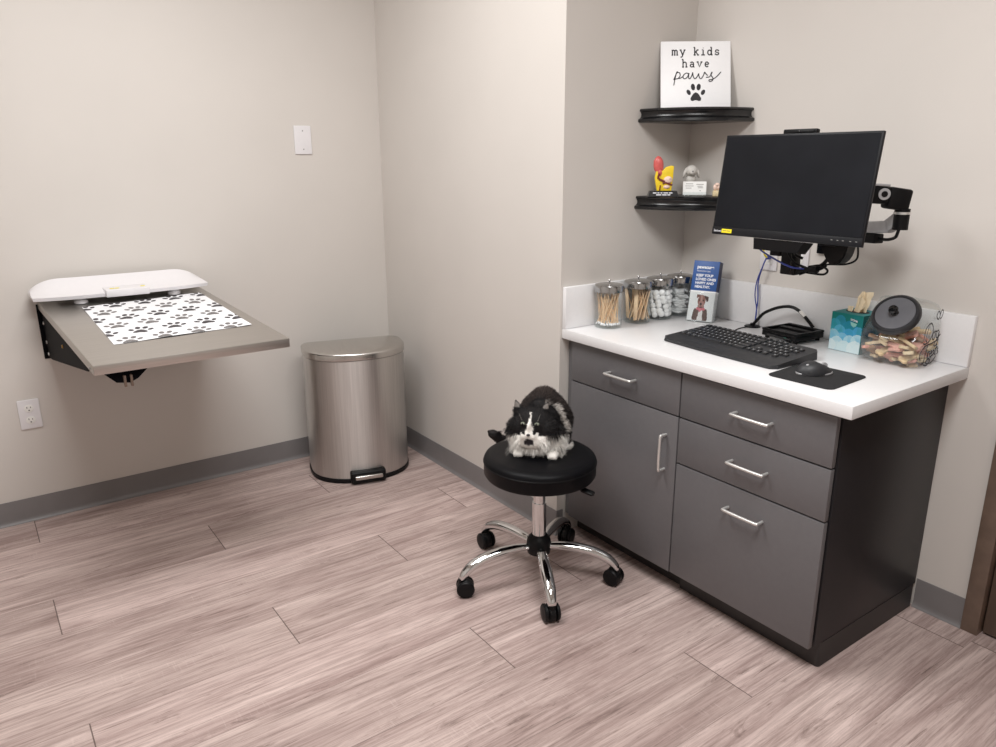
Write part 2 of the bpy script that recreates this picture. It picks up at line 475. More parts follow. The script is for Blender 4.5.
# ------------------------------------------------------------ cabinets
FX = -.640           # door/drawer front plane
def handle(parent, p0, p1):
    """bow wire pull between two points on the front plane"""
    a, b = V(p0), V(p1); o = V((-.030, 0, 0)); d = (b-a).normalized()*.010
    mb = MB(); mb.tube(smoothpath([a, a+o*.72, a+o+d, b+o-d, b+o*.72, b], 5), .0052, 10)
    return mb.build('handle', M['nickel'], parent)
def front(name, parent, y0, y1, z0, z1):
    mb = MB(); mb.box((FX, min(y0, y1), z0), (FX+.019, max(y0, y1), z1), .002)
    return mb.build(name, M['lam'], parent)
ZT = H-.038
g = .0052
SPL = -.577
c1 = thing('base_cabinet', 'charcoal base cabinet with one drawer over one door, behind the stool', 'cabinet', (-.3, -.29, 0))
cb = MB(); cb.box((FX+.0205, SPL, .087), (-.004, -.032, ZT-.001)); cb.build('carcass', M['lamdark'], c1)
fl = MB(); fl.box((FX+.012, -.031, .087), (-.4, -.004, ZT-.001)); fl.build('filler_strip', M['lam'], c1)
tk = MB(); tk.box((-.56, SPL, .001), (-.05, -.004, .087)); tk.build('toe_kick', M['cove'], c1)
dw = front('drawer', c1, -.033, SPL+g/2, .668+g/2, ZT-.008)
handle(dw, (FX, -.245, .748), (FX, -.373, .748))
do = front('door', c1, -.033, SPL+g/2, .087, .668-g/2)
handle(do, (FX, -.527, .592), (FX, -.527, .466))
c2 = thing('base_cabinet', 'charcoal base cabinet with three drawers and an exposed shaded side panel', 'cabinet', (-.3, -.85, 0))
cb = MB(); cb.box((FX+.0205, -CAB+.02, .087), (-.004, SPL-.0005, ZT-.001)); cb.build('carcass', M['lamdark'], c2)
sp = MB(); sp.box((-.612, -CAB, .087), (-.004, -CAB+.019, ZT-.001), .0012); sp.build('side_panel', M['lam_shaded'], c2)
tk = MB()
prof = [(-.56, SPL-.0005), (-.05, SPL-.0005), (-.004, -CAB+.03), (-.004, -CAB-.001), (-.575, -CAB-.001), (-.59, -CAB+.004), (-.597, -CAB+.016), (-.595, -CAB+.03), (-.575, -CAB+.08)]
tk.prism([(-.575, SPL-.0005), (-.02, SPL-.0005), (-.02, -CAB-.001), (-.568, -CAB-.001), (-.574, -CAB+.0015), (-.5775, -CAB+.006), (-.578, -CAB+.012)], .001, .0868)
tk.build('toe_kick', M['cove'], c2)
yA, yB = SPL-g/2, -CAB+.002
for z0, z1, hz in ((.668, ZT-.008, .747), (.505, .668, .588), (.087, .505, .428)):
    dw = front('drawer', c2, yA, yB, z0+g/2, z1-g/2)
    handle(dw, (FX, -.800, hz), (FX, -.926, hz))

# worktop
ct = thing('countertop', 'white quartz worktop with low backsplash over the charcoal cabinets', 'worktop', (-.33, -.58, ZT))
mb = MB(); mb.box((-D, -LEN, ZT), (-.0005, -.0005, H), .0025); mb.build('slab', M['quartz'], ct)
mb = MB(); mb.box((-.0195, -LEN, H+.0002), (-.0005, -.0205, H+SP), .002); mb.build('backsplash', M['quartz'], ct)
mb = MB(); mb.box((-D, -.0195, H+.0002), (-.0005, -.0005, H+SP), .002); mb.build('backsplash', M['quartz'], ct)

# ------------------------------------------------------------ corner shelves
def shelf(label, z):
    t = thing('corner_shelf', label, 'shelf', (0, 0, z-.05))
    R_ = .297
    prof = [(0, 0), (-.0, 0), (.0, 0), (0, .004)]
    # moulding profile: (radius, height below the top)
    pf = [(R_-.004, 0), (R_, -.003), (R_, -.009), (R_-.005, -.011), (R_-.009, -.019), (R_-.008, -.028), (R_-.002, -.035), (R_+.006, -.038), (R_+.007, -.046), (R_+.003, -.050)]
    vs, fs = [], []; n = len(pf); seg = 28
    for i in range(seg+1):
        a = PI+PI/2*i/seg
        # gently flattened quarter round
        for r, dz in pf: vs.append((r*math.cos(a), r*math.sin(a), z+dz))
    for i in range(seg):
        for k in range(n-1): fs.append((i*n+k, i*n+k+1, (i+1)*n+k+1, (i+1)*n+k))
    c0 = len(vs); vs += [(-.0005, -.0005, z), (-.0005, -.0005, z-.05)]
    for i in range(seg):
        fs.append((c0, i*n, (i+1)*n)); fs.append((c0+1, (i+1)*n+n-1, i*n+n-1))
    fs.append([c0]+[k for k in range(n)]+[c0+1]); fs.append(([c0]+[seg*n+k for k in range(n)]+[c0+1])[::-1])
    mb = MB(); mb._add([(min(x, -.0005), min(y, -.0005), zz) for x, y, zz in vs], fs, None, True)
    mb.build('moulded_board', M['shelf'], t)
    return t
shelf('upper black corner shelf with moulded edge, holding the white lettered sign', 1.680)
shelf('lower black corner shelf with moulded edge, holding small models behind the monitor', 1.356)

# ------------------------------------------------------------ lettered sign
sg = thing('sign', 'square white wooden sign reading my kids have paws, leaning on upper shelf', 'sign', (-.150, -.147, 1.6815), (-.292, 0, -.646))
S = .262
mb = MB(); mb.box((-S/2, 0, 0), (S/2, .014, S*.965), .0015); mb.build('board', M['signw'], sg, world=False)
# slab-serif letters drawn as pen strokes; unit cell: x-height 1, width per letter
def arc(cx, cy, rx, ry, a0, a1, n=12): return [(cx+rx*math.cos(math.radians(a0+(a1-a0)*k/n)), cy+ry*math.sin(math.radians(a0+(a1-a0)*k/n))) for k in range(n+1)]
def ser(x, y, w=.26): return [(x-w*.68, y), (x+w*.68, y)]
GL = {
 'm': (1.15, [[(.12, 0), (.12, 1)], [(.0, 1), (.12, 1)], arc(.34, .68, .22, .30, 180, 0), [(.56, .68), (.56, 0)], arc(.78, .68, .22, .30, 180, 0), [(1.0, .68), (1.0, 0)], ser(.12, 0, .22), ser(.56, 0, .2), ser(1.02, 0, .22)]),
 'y': (.95, [[(.1, 1), (.45, .05)], [(.82, 1), (.38, -.3), (.25, -.42), (.08, -.42)], ser(.1, 1), ser(.82, 1)]),
 'k': (.95, [[(.16, 0), (.16, 1.5)], ser(.08, 1.5, .2), [(.16, .42), (.68, 1)], [(.36, .62), (.76, 0)], ser(.16, 0, .3), ser(.78, 0, .26), ser(.68, 1, .26)]),
 'i': (.7, [[(.12, 1), (.36, 1), (.36, 0)], ser(.36, 0, .5), [(.33, 1.42), (.39, 1.42)], [(.33, 1.36), (.39, 1.36)]]),
 'd': (1.0, [arc(.42, .48, .32, .48, 0, 360, 20), [(.76, 1.5), (.76, 0)], ser(.68, 1.5, .2), ser(.84, 0, .2)]),
 's': (.85, [[(.68, .72), (.68, .98)], arc(.4, .74, .28, .25, 20, 265, 12), arc(.4, .25, .30, .25, 85, -160, 12), [(.1, 0), (.1, .28)]]),
 'h': (1.0, [[(.16, 0), (.16, 1.5)], ser(.08, 1.5, .2), arc(.46, .62, .30, .36, 180, 0), [(.76, .62), (.76, 0)], ser(.16, 0), ser(.78, 0)]),
 'a': (.95, [arc(.40, .70, .28, .28, 160, 0, 10), [(.68, .7), (.68, .1), (.74, 0), (.86, 0)], arc(.38, .28, .28, .28, 40, 330, 16)]),
 'v': (.95, [[(.1, 1), (.44, 0), (.8, 1)], ser(.1, 1), ser(.8, 1)]),
 'e': (.9, [[(.14, .52), (.74, .52)], arc(.44, .5, .31, .48, 2, 320, 18)]),
 ' ': (.75, [])}
def lettering(mb, s, cx, base, xh, w, y):
    gap = .50*xh
    tot = sum(GL[c][0]*xh for c in s)+gap*(len(s)-1); x = cx-tot/2
    for c in s:
        for st in GL[c][1]: mb.ribbon([(x+px*xh*1.08, base+pz*xh) for px, pz in st], w, y)
        x += GL[c][0]*xh*1.04+gap*.93
for s_, xx, zz in (('my', -.0660, .200), ('kids', .0400, .200), ('have', -.001, .1545)):
    lt = MB(); lettering(lt, s_, xx, zz, .0190, .0044, -.0008); lt.build('typed_lettering', M['print'], sg, world=False, fixn=False)
pw = [[(.183, .415), (.215, .50), (.235, .545), (.215, .50), (.183, .335)],
      [(.19, .43), (.225, .52), (.265, .525), (.275, .48), (.245, .44), (.20, .43)],
      [(.245, .44), (.28, .445), (.318, .470)],
      [(.398, .505), (.365, .520), (.325, .490), (.318, .450), (.345, .434), (.378, .460), (.400, .510)],
      [(.402, .522), (.396, .470), (.402, .438), (.420, .440), (.446, .490), (.455, .530)],
      [(.455, .530), (.463, .47), (.482, .436), (.500, .440), (.528, .480), (.540, .515)], [(.540, .515), (.548, .46), (.566, .436), (.584, .442), (.612, .490), (.625, .535)],
      [(.625, .535), (.650, .500), (.672, .480)],
      [(.645, .455), (.70, .465), (.735, .535), (.715, .495), (.745, .44), (.735, .405), (.70, .39), (.69, .415), (.74, .425), (.80, .465), (.86, .535)]]
sc = MB()
for st in pw:
    P = smoothpath([((x-.5)*S, 0, z*S*.965) for x, z in st], 6)
    sc.ribbon([(p.x, p.z) for p in P], .0036, -.0008)
sc.build('script_lettering', M['print'], sg, world=False, fixn=False)
pm = MB()
for pl in paw_polys(.0, .054, .071): pm.poly([(x, -.0008, z) for x, z in pl])
pm.build('paw_print', M['print'], sg, world=False, fixn=False)

# ------------------------------------------------------------ little models on the lower shelf
em = thing('ear_model', 'yellow and red cutaway dog ear model on a black base', 'model', (-.248, -.095, 1.3565), (0, 0, -.70))
mb = MB(); b = bmesh.new()
lo = [b.verts.new(p) for p in ((-.058, -.024, 0), (.058, -.024, 0), (.058, .024, 0), (-.058, .024, 0))]
hi = [b.verts.new(p) for p in ((-.052, -.014, .021), (.052, -.014, .021), (.052, .02, .021), (-.052, .02, .021))]
b.faces.new(lo[::-1]); b.faces.new(hi)
for i in range(4): b.faces.new((lo[i], lo[(i+1) % 4], hi[(i+1) % 4], hi[i]))
mb.merge(b, None, False); bs = mb.build('base', M['blackgloss'], em, world=False)
ln = MB()
for z, segs in ((.0135, ((-.04, -.026), (-.023, -.015), (-.011, -.004), (0, .018), (.021, .034))), (.0065, ((-.028, -.008), (-.005, .012), (.015, .026)))):
    for a, c in segs:
        yy = -.0258+.010*(z/.021)
        ln._add([(a, yy, z-.0014), (c, yy, z-.0014), (c, yy+.0013, z+.0016), (a, yy+.0013, z+.0016)], [(0, 1, 2, 3)])
ln.build('base_lettering', M['whiteprint'], bs, world=False, fixn=False)
XZ = Matrix.Rotation(PI/2, 4, 'X')
bd = MB(); bd.prism([(-.024, 0), (-.030, .028), (-.034, .050), (-.030, .072), (-.020, .080), (-.006, .074), (.006, .088), (.026, .094), (.036, .092), (.035, .05), (.031, 0)], -.006, .008, Matrix.Translation((0, 0, .021)) @ XZ, .0015)
bd.build('ear_section', M['eary'], em, world=False)
fl = MB(); fl.ball((-.022, -.002, .117), (.020, .010, .034), Matrix.Rotation(-.12, 4, 'Y')); fl.ball((-.016, -.002, .088), (.012, .009, .018))
fl.build('ear_flap', M['pink'], em, world=False)
cn = MB(); cn.tube(smoothpath([(-.018, -.011, .086), (-.022, -.011, .070), (-.012, -.011, .062), (.004, -.011, .056)], 6), [.004]*19, 8)
cn.tube(smoothpath([(-.004, -.010, .048), (.008, -.011, .052), (.020, -.011, .047), (.033, -.010, .043)], 5), .0032, 8)
cn.tube([(-.014, -.009, .022), (-.012, -.010, .042)], .0025, 6)
cn.build('ear_canal', M['earred'], em, world=False)
iv = MB(); iv.ball((.016, -.009, .062), (.017, .006, .014)); iv.ball((.012, -.009, .036), (.013, .004, .007)); iv.ball((.022, -.012, .068), (.006, .005, .006))
iv.build('inner_ear', M['earpale'], em, world=False)

dg = thing('dog_figurine', 'small grey stone dog figurine behind a business card', 'figurine', (-.094, -.098, 1.3565), (0, 0, -.70))
mb = MB(); mb.ball((0, .012, .028), (.026, .022, .034)); mb.ball((0, .002, .060), (.020, .018, .024)); mb.ball((0, -.004, .094), (.024, .022, .023)); mb.ball((0, -.022, .088), (.013, .014, .011))
mb.ball((-.014, -.010, .02), (.008, .008, .024)); mb.ball((.014, -.010, .02), (.008, .008, .024)); mb.ball((0, .03, .012), (.02, .015, .012))
dbody = mb.build('body', M['stone'], dg, world=False)
for s_ in (-1, 1):
    e = MB(); e.ball((s_*.0255, -.002, .086), (.0065, .012, .021), Matrix.Rotation(-s_*.28, 4, 'Y')); e.build('ear', M['stone'], dg, world=False)
ns = MB(); ns.ball((0, -.0355, .092), (.004, .003, .003)); ns.build('nose', M['greyprint'], dg, world=False)
cd = thing('business_card_holder', 'clear holder with white business cards in front of the dog figurine', 'card holder', (-.134, -.152, 1.3565), (0, 0, -.70))
mb = MB(); mb.box((-.05, -.03, 0), (.05, .03, .003), .001); mb.box((-.05, -.022, .003), (.05, -.0195, .016), .0008); mb.build('stand', M['acrylic'], cd, world=False)
TC = Matrix.Translation((0, -.012, .0045)) @ Matrix.Rotation(-.15, 4, 'X')
mb = MB(); mb.box((-.0445, 0, 0), (.0445, .004, .051), 0, TC); cdm = mb.build('business_card', M['card'], cd, world=False)
ln = MB()
for x0, x1, z in ((-.034, -.006, .042), (-.036, -.004, .034), (-.034, -.012, .026), (.006, .034, .040), (.01, .03, .033), (.012, .032, .027), (.018, .024, .016)):
    ln._add([(x0, -.0005, z-.001), (x1, -.0005, z-.001), (x1, -.0005, z+.0012), (x0, -.0005, z+.0012)], [(0, 1, 2, 3)], TC)
ln.build('card_lettering', M['greyprint'], cdm, world=False, fixn=False)
bt = thing('tooth_model', 'small beige tooth model beside the monitor edge on lower shelf', 'model', (-.094, -.228, 1.3565), (0, 0, -.75))
mb = MB(); mb.box((-.014, -.012, 0), (.014, .012, .022), .003); mb.build('base', M['beige'], bt, world=False)
mb = MB(); mb.ball((-.006, 0, .034), (.008, .009, .013)); mb.ball((.006, 0, .035), (.008, .009, .012)); mb.ball((0, -.004, .044), (.009, .007, .007)); mb.build('tooth', M['earpale'], bt, world=False)

# ------------------------------------------------------------ monitor
mon = thing('monitor', 'black flat monitor with dark screen on wall arm above the counter', 'monitor', (-.464, -.786, 1.414), (-.128, 0, -1.572))
MW, MH = .51, .31
mb = MB(); mb.box((-MW/2, 0, -MH/2), (MW/2, .012, MH/2), .002); mb.box((-.19, .0115, -.13), (.19, .036, .10), .010); hs = mb.build('housing', M['bezel'], mon, world=False)
mb = MB(); mb.box((-MW/2+.006, -.0009, -MH/2+.026), (MW/2-.006, .001, MH/2-.006)); mb.build('screen', M['screen'], mon, world=False)
mb = MB(); mb.box((-MW/2+.0005, -.0016, -MH/2+.0005), (MW/2-.0005, .0005, -MH/2+.0245), .0006); ch = mb.build('lower_bezel', M['bezel'], mon, world=False)
text_obj('bezel_lettering', 'lenovo', .0105, M['whiteprint'], ch, face_y(-MW/2+.008, -.0019, -MH/2+.0085))
mb = MB(); mb.box((-.2165, -.0021, -.1485), (-.178, -.0014, -.1365)); stk = mb.build('yellow_sticker', M['yellow'], ch, world=False)
ln = MB()
for a, c in ((-.212, -.199), (-.197, -.183)): ln._add([(a, -.0025, -.1432), (c, -.0025, -.1432), (c, -.0025, -.1412), (a, -.0025, -.1412)], [(0, 1, 2, 3)])
ln.build('sticker_lettering', M['frame'], stk, world=False, fixn=False)
for x in (.165, .183, .199, .221, .238):
    k = MB(); k.box((x-.0025, -.0021, -.142), (x+.0025, -.0014, -.1405)); k.build('button_mark', M['greyprint'], ch, world=False)
mb = MB(); mb.box((-.055, .004, MH/2-.002), (.055, .022, MH/2+.013), .003); mb.box((-.03, .002, MH/2+.002), (.048, .005, MH/2+.009), .001); wc = mb.build('webcam_bar', M['black'], mon, world=False)
mb = MB(); mb.ball((.0, .002, MH/2+.0055), (.004, .002, .004)); mb.build('lens', M['blackgloss'], wc, world=False)
mb = MB()
b = bmesh.new()
lo = [b.verts.new(p) for p in ((-.092, .006, -.190), (.060, .006, -.190), (.060, .05, -.190), (-.092, .05, -.190))]
hi = [b.verts.new(p) for p in ((-.095, .002, -.1555), (.078, .002, -.1555), (.078, .055, -.1555), (-.095, .055, -.1555))]
b.faces.new(lo[::-1]); b.faces.new(hi)
for i in range(4): b.faces.new((lo[i], lo[(i+1) % 4], hi[(i+1) % 4], hi[i]))
mb.merge(b, None, False); mb.build('lower_bracket', M['black'], mon, world=False)

# arm behind it
arm = thing('swing_arm', 'black and silver jointed wall arm behind right side of the monitor', 'monitor arm', (0, -.68, 1.27))
mb = MB(); mb.box((-.012, -.72, 1.17), (-.0005, -.62, 1.37), .003); mb.build('wall_plate', M['blacksteel'], arm)
mb = MB(); mb.cyl((-.035, -.68, 1.22), (-.035, -.68, 1.32), .024); mb.box((-.05, -.7, 1.24), (-.011, -.66, 1.30), .004); mb.build('wall_joint', M['blacksteel'], arm)
def bar(mb, p0, p1, h, w, bev=.004):
    p0, p1 = V(p0), V(p1); d = (p1-p0); L_ = d.length; d.normalize()
    s_ = d.cross(V((0, 0, 1))).normalized(); u = s_.cross(d)
    T4 = Matrix((( d.x, s_.x, u.x, p0.x), (d.y, s_.y, u.y, p0.y), (d.z, s_.z, u.z, p0.z), (0, 0, 0, 1)))
    mb.box((0, -w/2, -h/2), (L_, w/2, h/2), bev, T4)
mb = MB(); bar(mb, (-.035, -.68, 1.262), (-.160, -.950, 1.294), .038, .036, .008); bar(mb, (-.150, -.935, 1.290), (-.172, -.978, 1.320), .042, .034, .008); mb.build('lower_arm', M['silver'], arm)
mb = MB(); mb.cyl((-.176, -.985, 1.288), (-.176, -.985, 1.350), .022); mb.build('elbow_pivot', M['black'], arm)
mb = MB(); mb.cyl((-.176, -.985, 1.334), (-.176, -.985, 1.341), .024); mb.build('elbow_ring', M['nickel'], arm)
mb = MB(); bar(mb, (-.165, -.990, 1.374), (-.225, -.955, 1.384), .064, .044, .008); mb.build('elbow_block', M['black'], arm)
mb = MB(); bar(mb, (-.205, -.965, 1.388), (-.408, -.80, 1.405), .052, .044, .008); mb.cyl((-.32, -.91, 1.352), (-.30, -.926, 1.356), .02); up = mb.build('upper_arm', M['black'], arm)
mb = MB(); bar(mb, (-.222, -.955, 1.419), (-.33, -.866, 1.427), .006, .040, .002); mb.build('arm_trim', M['silver'], up)
cap = MB(); cc = V((-.245, -.958, 1.394)); dn = V((-.69, -.72, 0)).normalized()
cap.cyl(cc, cc+dn*.006, .017); cap.build('bolt_cap', M['silver'], up)
cap = MB(); cap.cyl(cc+dn*.0055, cc+dn*.0075, .009); cap.build('bolt', M['black'], up)
mb = MB(); mb.box((-.4235, -.836, 1.37), (-.405, -.736, 1.45), .002); mb.build('monitor_plate', M['blacksteel'], arm)

# hanging electronics
pa = thing('power_adapter', 'black power adapter with short cable hanging under the monitor arm', 'adapter', (-.12, -.85, 1.25))
mb = MB(); bar(mb, (-.10, -.80, 1.248), (-.135, -.905, 1.252), .030, .036, .004); mb.build('brick', M['black'], pa)
mb = MB(); mb.tube(smoothpath([(-.134, -.903, 1.252), (-.145, -.935, 1.252), (-.16, -.966, 1.262), (-.172, -.978, 1.279), (-.176, -.982, 1.290)], 6), .005, 8); mb.build('cable', M['black'], pa)
vb = thing('hanging_device', 'tall narrow black box hanging below the middle of the monitor', 'device', (-.39, -.765, 1.145))
mb = MB(); mb.box((-.405, -.794, 1.146), (-.375, -.742, 1.226), .004); mb.build('box', M['black'], vb)
mb = MB(); mb.box((-.4058, -.782, 1.150), (-.403, -.778, 1.222), .0005); mb.build('edge_groove', M['blackgloss'], vb)
mb = MB(); mb.box((-.405, -.738, 1.20), (-.37, -.70, 1.224), .003); mb.build('side_connector', M['black'], vb)
wd = thing('scanner_holder', 'tapered black holder hanging under right end of the monitor', 'holder', (-.37, -.91, 1.19))
mb = MB(); b = bmesh.new()
prof = [(-.862, 1.256), (-.952, 1.256), (-.945, 1.222), (-.934, 1.202), (-.918, 1.190), (-.902, 1.190), (-.888, 1.203), (-.872, 1.228)]
A_ = [b.verts.new((-.395, y, z)) for y, z in prof]; B_ = [b.verts.new((-.345, y, z)) for y, z in prof]
b.faces.new(A_); b.faces.new(B_[::-1])
for i in range(len(prof)): b.faces.new((A_[i], B_[i], B_[(i+1) % len(prof)], A_[(i+1) % len(prof)]))
bmesh.ops.bevel(b, geom=b.edges[:], offset=.003, segments=2, affect='EDGES')
mb.merge(b); mb.build('body', M['black'], wd)
mb = MB(); mb.box((-.4, -.915, 1.246), (-.35, -.858, 1.258), .003); mb.build('clip', M['black'], wd)
cbm = thing('cable_bundle', 'tangle of black cables looped beneath the monitor', 'cables', (-.38, -.84, 1.16))
def cab(pts, r, m='black', parent=None, name='cable', n=6):
    mb = MB(); mb.tube(smoothpath(pts, n), r, 7); return mb.build(name, M[m], parent)
cab([(-.40, -.76, 1.230), (-.42, -.775, 1.218), (-.42, -.80, 1.190), (-.40, -.84, 1.172), (-.38, -.862, 1.170)], .004, parent=cbm)
cab([(-.40, -.79, 1.226), (-.425, -.805, 1.214), (-.425, -.83, 1.205)], .0045, parent=cbm)
cab([(-.40, -.80, 1.160), (-.40, -.835, 1.170), (-.38, -.868, 1.185), (-.38, -.895, 1.222), (-.375, -.90, 1.238)], .006, parent=cbm)
cab([(-.38, -.850, 1.176), (-.38, -.888, 1.189), (-.38, -.945, 1.196), (-.38, -.975, 1.215), (-.39, -.979, 1.252)], .003, parent=cbm)
cab([(-.39, -.815, 1.160), (-.39, -.845, 1.158), (-.38, -.878, 1.158), (-.38, -.888, 1.172), (-.39, -.868, 1.184), (-.39, -.84, 1.178), (-.39, -.815, 1.163)], .0035, parent=cbm)
cab([(-.385, -.80, 1.150), (-.385, -.835, 1.165), (-.385, -.865, 1.172), (-.385, -.885, 1.186)], .0045, parent=cbm)
mb = MB(); mb.box((-.40, -.862, 1.160), (-.375, -.832, 1.182), .005, None); mb.build('tie_wrap', M['black'], cbm)

# ------------------------------------------------------------ wall plates
def screwhead(mb, x, y, z, ax):
    if ax == 'y': mb.cyl((x, y, z), (x, y-.0012, z), .0032, seg=10)
    else: mb.cyl((x, y, z), (x-.0012, y, z), .0032, seg=10)
def outlet_back(x, z):
    t = thing('wall_outlet', 'white duplex electrical outlet low on wall below the folding table', 'outlet', (x, YT, z))
    mb = MB(); mb.prism(rrect(.079, .126, .004), 0, .006, Matrix.Translation((x, YT-.0005, z)) @ XZ, .0015); mb.build('cover_plate', M['white'], t)
    for dz in (.0255, -.0255):
        s_ = MB(); s_.prism(ell(0, 0, .0175, .0165), 0, .0075, Matrix.Translation((x, YT-.0005, z+dz)) @ XZ, .0006); so = s_.build('socket', M['offwhite'], t)
        h = MB()
        for a, w_, hh in ((-.0065, .0024, .0075), (.0065, .0024, .0062)): h.box((x+a-w_/2, YT-.0087, z+dz+.001), (x+a+w_/2, YT-.0079, z+dz+.001+hh))
        h.cyl((x, YT-.0079, z+dz-.008), (x, YT-.0087, z+dz-.008), .0026, seg=10)
        h.build('slots', M['print'], so)
outlet_back(-2.369, .474)
bp_ = thing('blank_wall_plate', 'blank white wall plate with two screws high on back wall', 'wall plate', (-1.083, YT, 1.588))
mb = MB(); mb.prism(rrect(.084, .130, .003), 0, .006, Matrix.Translation((-1.083, YT-.0005, 1.588)) @ XZ, .002); mb.build('cover_plate', M['white'], bp_)
for dz in (.042, -.042):
    mb = MB(); screwhead(mb, -1.083, YT-.0064, 1.588+dz, 'y'); mb.build('screw', M['greyprint'], bp_)
def plate_right(name, label, y, z, data):
    t = thing(name, label, 'outlet', (0, y, z))
    mb = MB(); mb.box((-.0065, y-.037, z-.06), (-.0005, y+.037, z+.06), .002); mb.build('cover_plate', M['white'], t)
    for dz in (.024, -.024):
        s_ = MB(); s_.box((-.0085, y-.016, z+dz-.014), (-.006, y+.016, z+dz+.014), .001); s_.build('socket', M['offwhite'], t)
    return t
op = plate_right('data_outlet', 'white data outlet with yellow and blue plugs under monitor left end', -.424, 1.147, True)
mb = MB(); mb.box((-.030, -.4385, 1.130), (-.0086, -.4255, 1.143), .002); mb.build('blue_plug', M['bluecable'], op)
plate_right('wall_outlet', 'white outlet half hidden behind the hanging black box', -.552, 1.165, False)
yc = thing('yellow_patch_cable', 'short yellow cable plugged in behind the monitor bracket', 'cable', (-.05, -.42, 1.16))
mb = MB(); mb.tube(smoothpath([(-.06, -.432, 1.19), (-.055, -.432, 1.170), (-.045, -.432, 1.150), (-.03, -.432, 1.138)], 5), .0035, 7); mb.build('cable', M['yellow'], yc)
bc = thing('blue_network_cable', 'thin blue cable hanging down from wall outlet to the grommet', 'cable', (-.03, -.41, .88))
cab([(-.03, -.432, 1.137), (-.032, -.424, 1.115), (-.03, -.410, 1.07), (-.03, -.405, 1.03), (-.03, -.411, .975), (-.032, -.410, .925), (-.036, -.412, .888)], .0026, 'bluecable', bc)
cab([(-.034, -.434, 1.134), (-.034, -.420, 1.10), (-.034, -.402, 1.045), (-.034, -.399, .99), (-.034, -.412, .935), (-.038, -.414, .888)], .0022, 'bluecable', bc)
bc2 = thing('blue_monitor_cable', 'dark blue cable sagging across the hanging black box', 'cable', (-.42, -.7, 1.2))
cab([(-.36, -.63, 1.225), (-.41, -.665, 1.218), (-.428, -.72, 1.200), (-.43, -.795, 1.176), (-.40, -.83, 1.172)], .0028, 'bluecable', bc2)

# ------------------------------------------------------------ cable grommet, arch cable, dock
gr = thing('cable_grommet', 'small round black cable grommet on counter behind the keyboard', 'grommet', (-.05, -.413, H))
mb = MB(); mb.lathe([(.030, 0), (.030, .003), (.026, .005), (.010, .006), (.009, .014), (0, .014)], 28, Matrix.Translation((-.052, -.413, H+.0004))); mb.build('cap', M['black'], gr)
ac = thing('arched_cable', 'thick black cable arching from the grommet to the docking tray', 'cable', (-.06, -.5, H))
cab([(-.055, -.420, .884), (-.06, -.444, .911), (-.06, -.468, .936), (-.06, -.521, .963), (-.06, -.570, .974), (-.06, -.606, .966), (-.06, -.640, .942), (-.055, -.668, .913)], .006, 'black', ac)
cab([(-.06, -.613, .9635), (-.06, -.626, .954), (-.06, -.634, .9475)], .0068, 'offwhite', ac, 'white_sleeve', 3)
dk = thing('docking_tray', 'flat black electronic tray with recessed top on counter beside tissue box', 'device', (-.112, -.625, H), (0, 0, math.radians(-5)))
mb = MB(); mb.box((-.075, -.074, .011), (.075, .074, .030), .003); db = mb.build('body', M['black'], dk, world=False)
mb = MB(); mb.box((-.075, -.074, .030), (-.069, .074, .0385), .001); mb.box((.060, -.074, .030), (.075, .074, .0385), .001); mb.box((-.069, -.074, .030), (.060, -.062, .0385), .001); mb.box((-.069, .066, .030), (.060, .074, .0385), .001); mb.box((.005, -.062, .030), (.03, .066, .0365), .001); mb.build('rim', M['black'], dk, world=False)
mb = MB(); mb.box((-.0762, -.05, .014), (-.0745, .05, .028), .0005); mb.build('front_panel', M['blackgloss'], dk, world=False)
mb = MB(); mb.box((-.0768, -.034, .018), (-.076, -.024, .021)); mb.build('status_mark', M['green'], dk, world=False)
for sx in (-1, 1):
    for sy in (-1, 1):
        mb = MB(); mb.lathe([(.008, 0), (.008, .011)], 12, Matrix.Translation((sx*.06, sy*.06, .0003))); mb.build('foot', M['black'], dk, world=False)

# ------------------------------------------------------------ keyboard
kb = thing('keyboard', 'black full-size wireless keyboard with palm rest on the white counter', 'keyboard', (-.398, -.603, H), (0, 0, math.radians(-3)-PI/2))
# local x = right (along -y world), local y = back
KW = .485
mb = MB(); vs = []; nseg = 30
def kfront(t): return -.120-.005*math.exp(-((t)/.62)**4)
outl = []
for i in range(nseg+1):
    t = -1+2*i/nseg; outl.append((t*KW/2, kfront(t)+.022*(max(0, abs(t)-.90)/.10)**2))
for i in range(nseg+1):
    t = 1-2*i/nseg; outl.append((t*(KW/2-.004), .124-.022*(max(0, abs(t)-.90)/.10)**2))
b = bmesh.new()
def kz(y): return .012+.016*(y+.14)/.24
lo = [b.verts.new((x, y, .002)) for x, y in outl]; hi = [b.verts.new((x*.995, y*.985, kz(y) if y > -.10 else .009)) for x, y in outl]
b.faces.new(lo[::-1])
for i in range(len(outl)):
    j = (i+1) % len(outl); b.faces.new((lo[i], lo[j], hi[j], hi[i]))
# top surface: palm rest strip then key deck
mid = []
for i in range(nseg+1):
    t = -1+2*i/nseg; mid.append(b.verts.new((t*KW/2*.995, -.072, kz(-.072))))
for i in range(nseg): b.faces.new((hi[i], hi[i+1], mid[i+1], mid[i])); b.faces.new((mid[i], mid[i+1], hi[2*nseg-i], hi[2*nseg+1-i]))
b.faces.new((hi[nseg], hi[nseg+1], mid[nseg])); b.faces.new((hi[0], mid[0], hi[2*nseg+1]))
mb.merge(b, None, False); mb.build('body', M['kb'], kb, world=False)
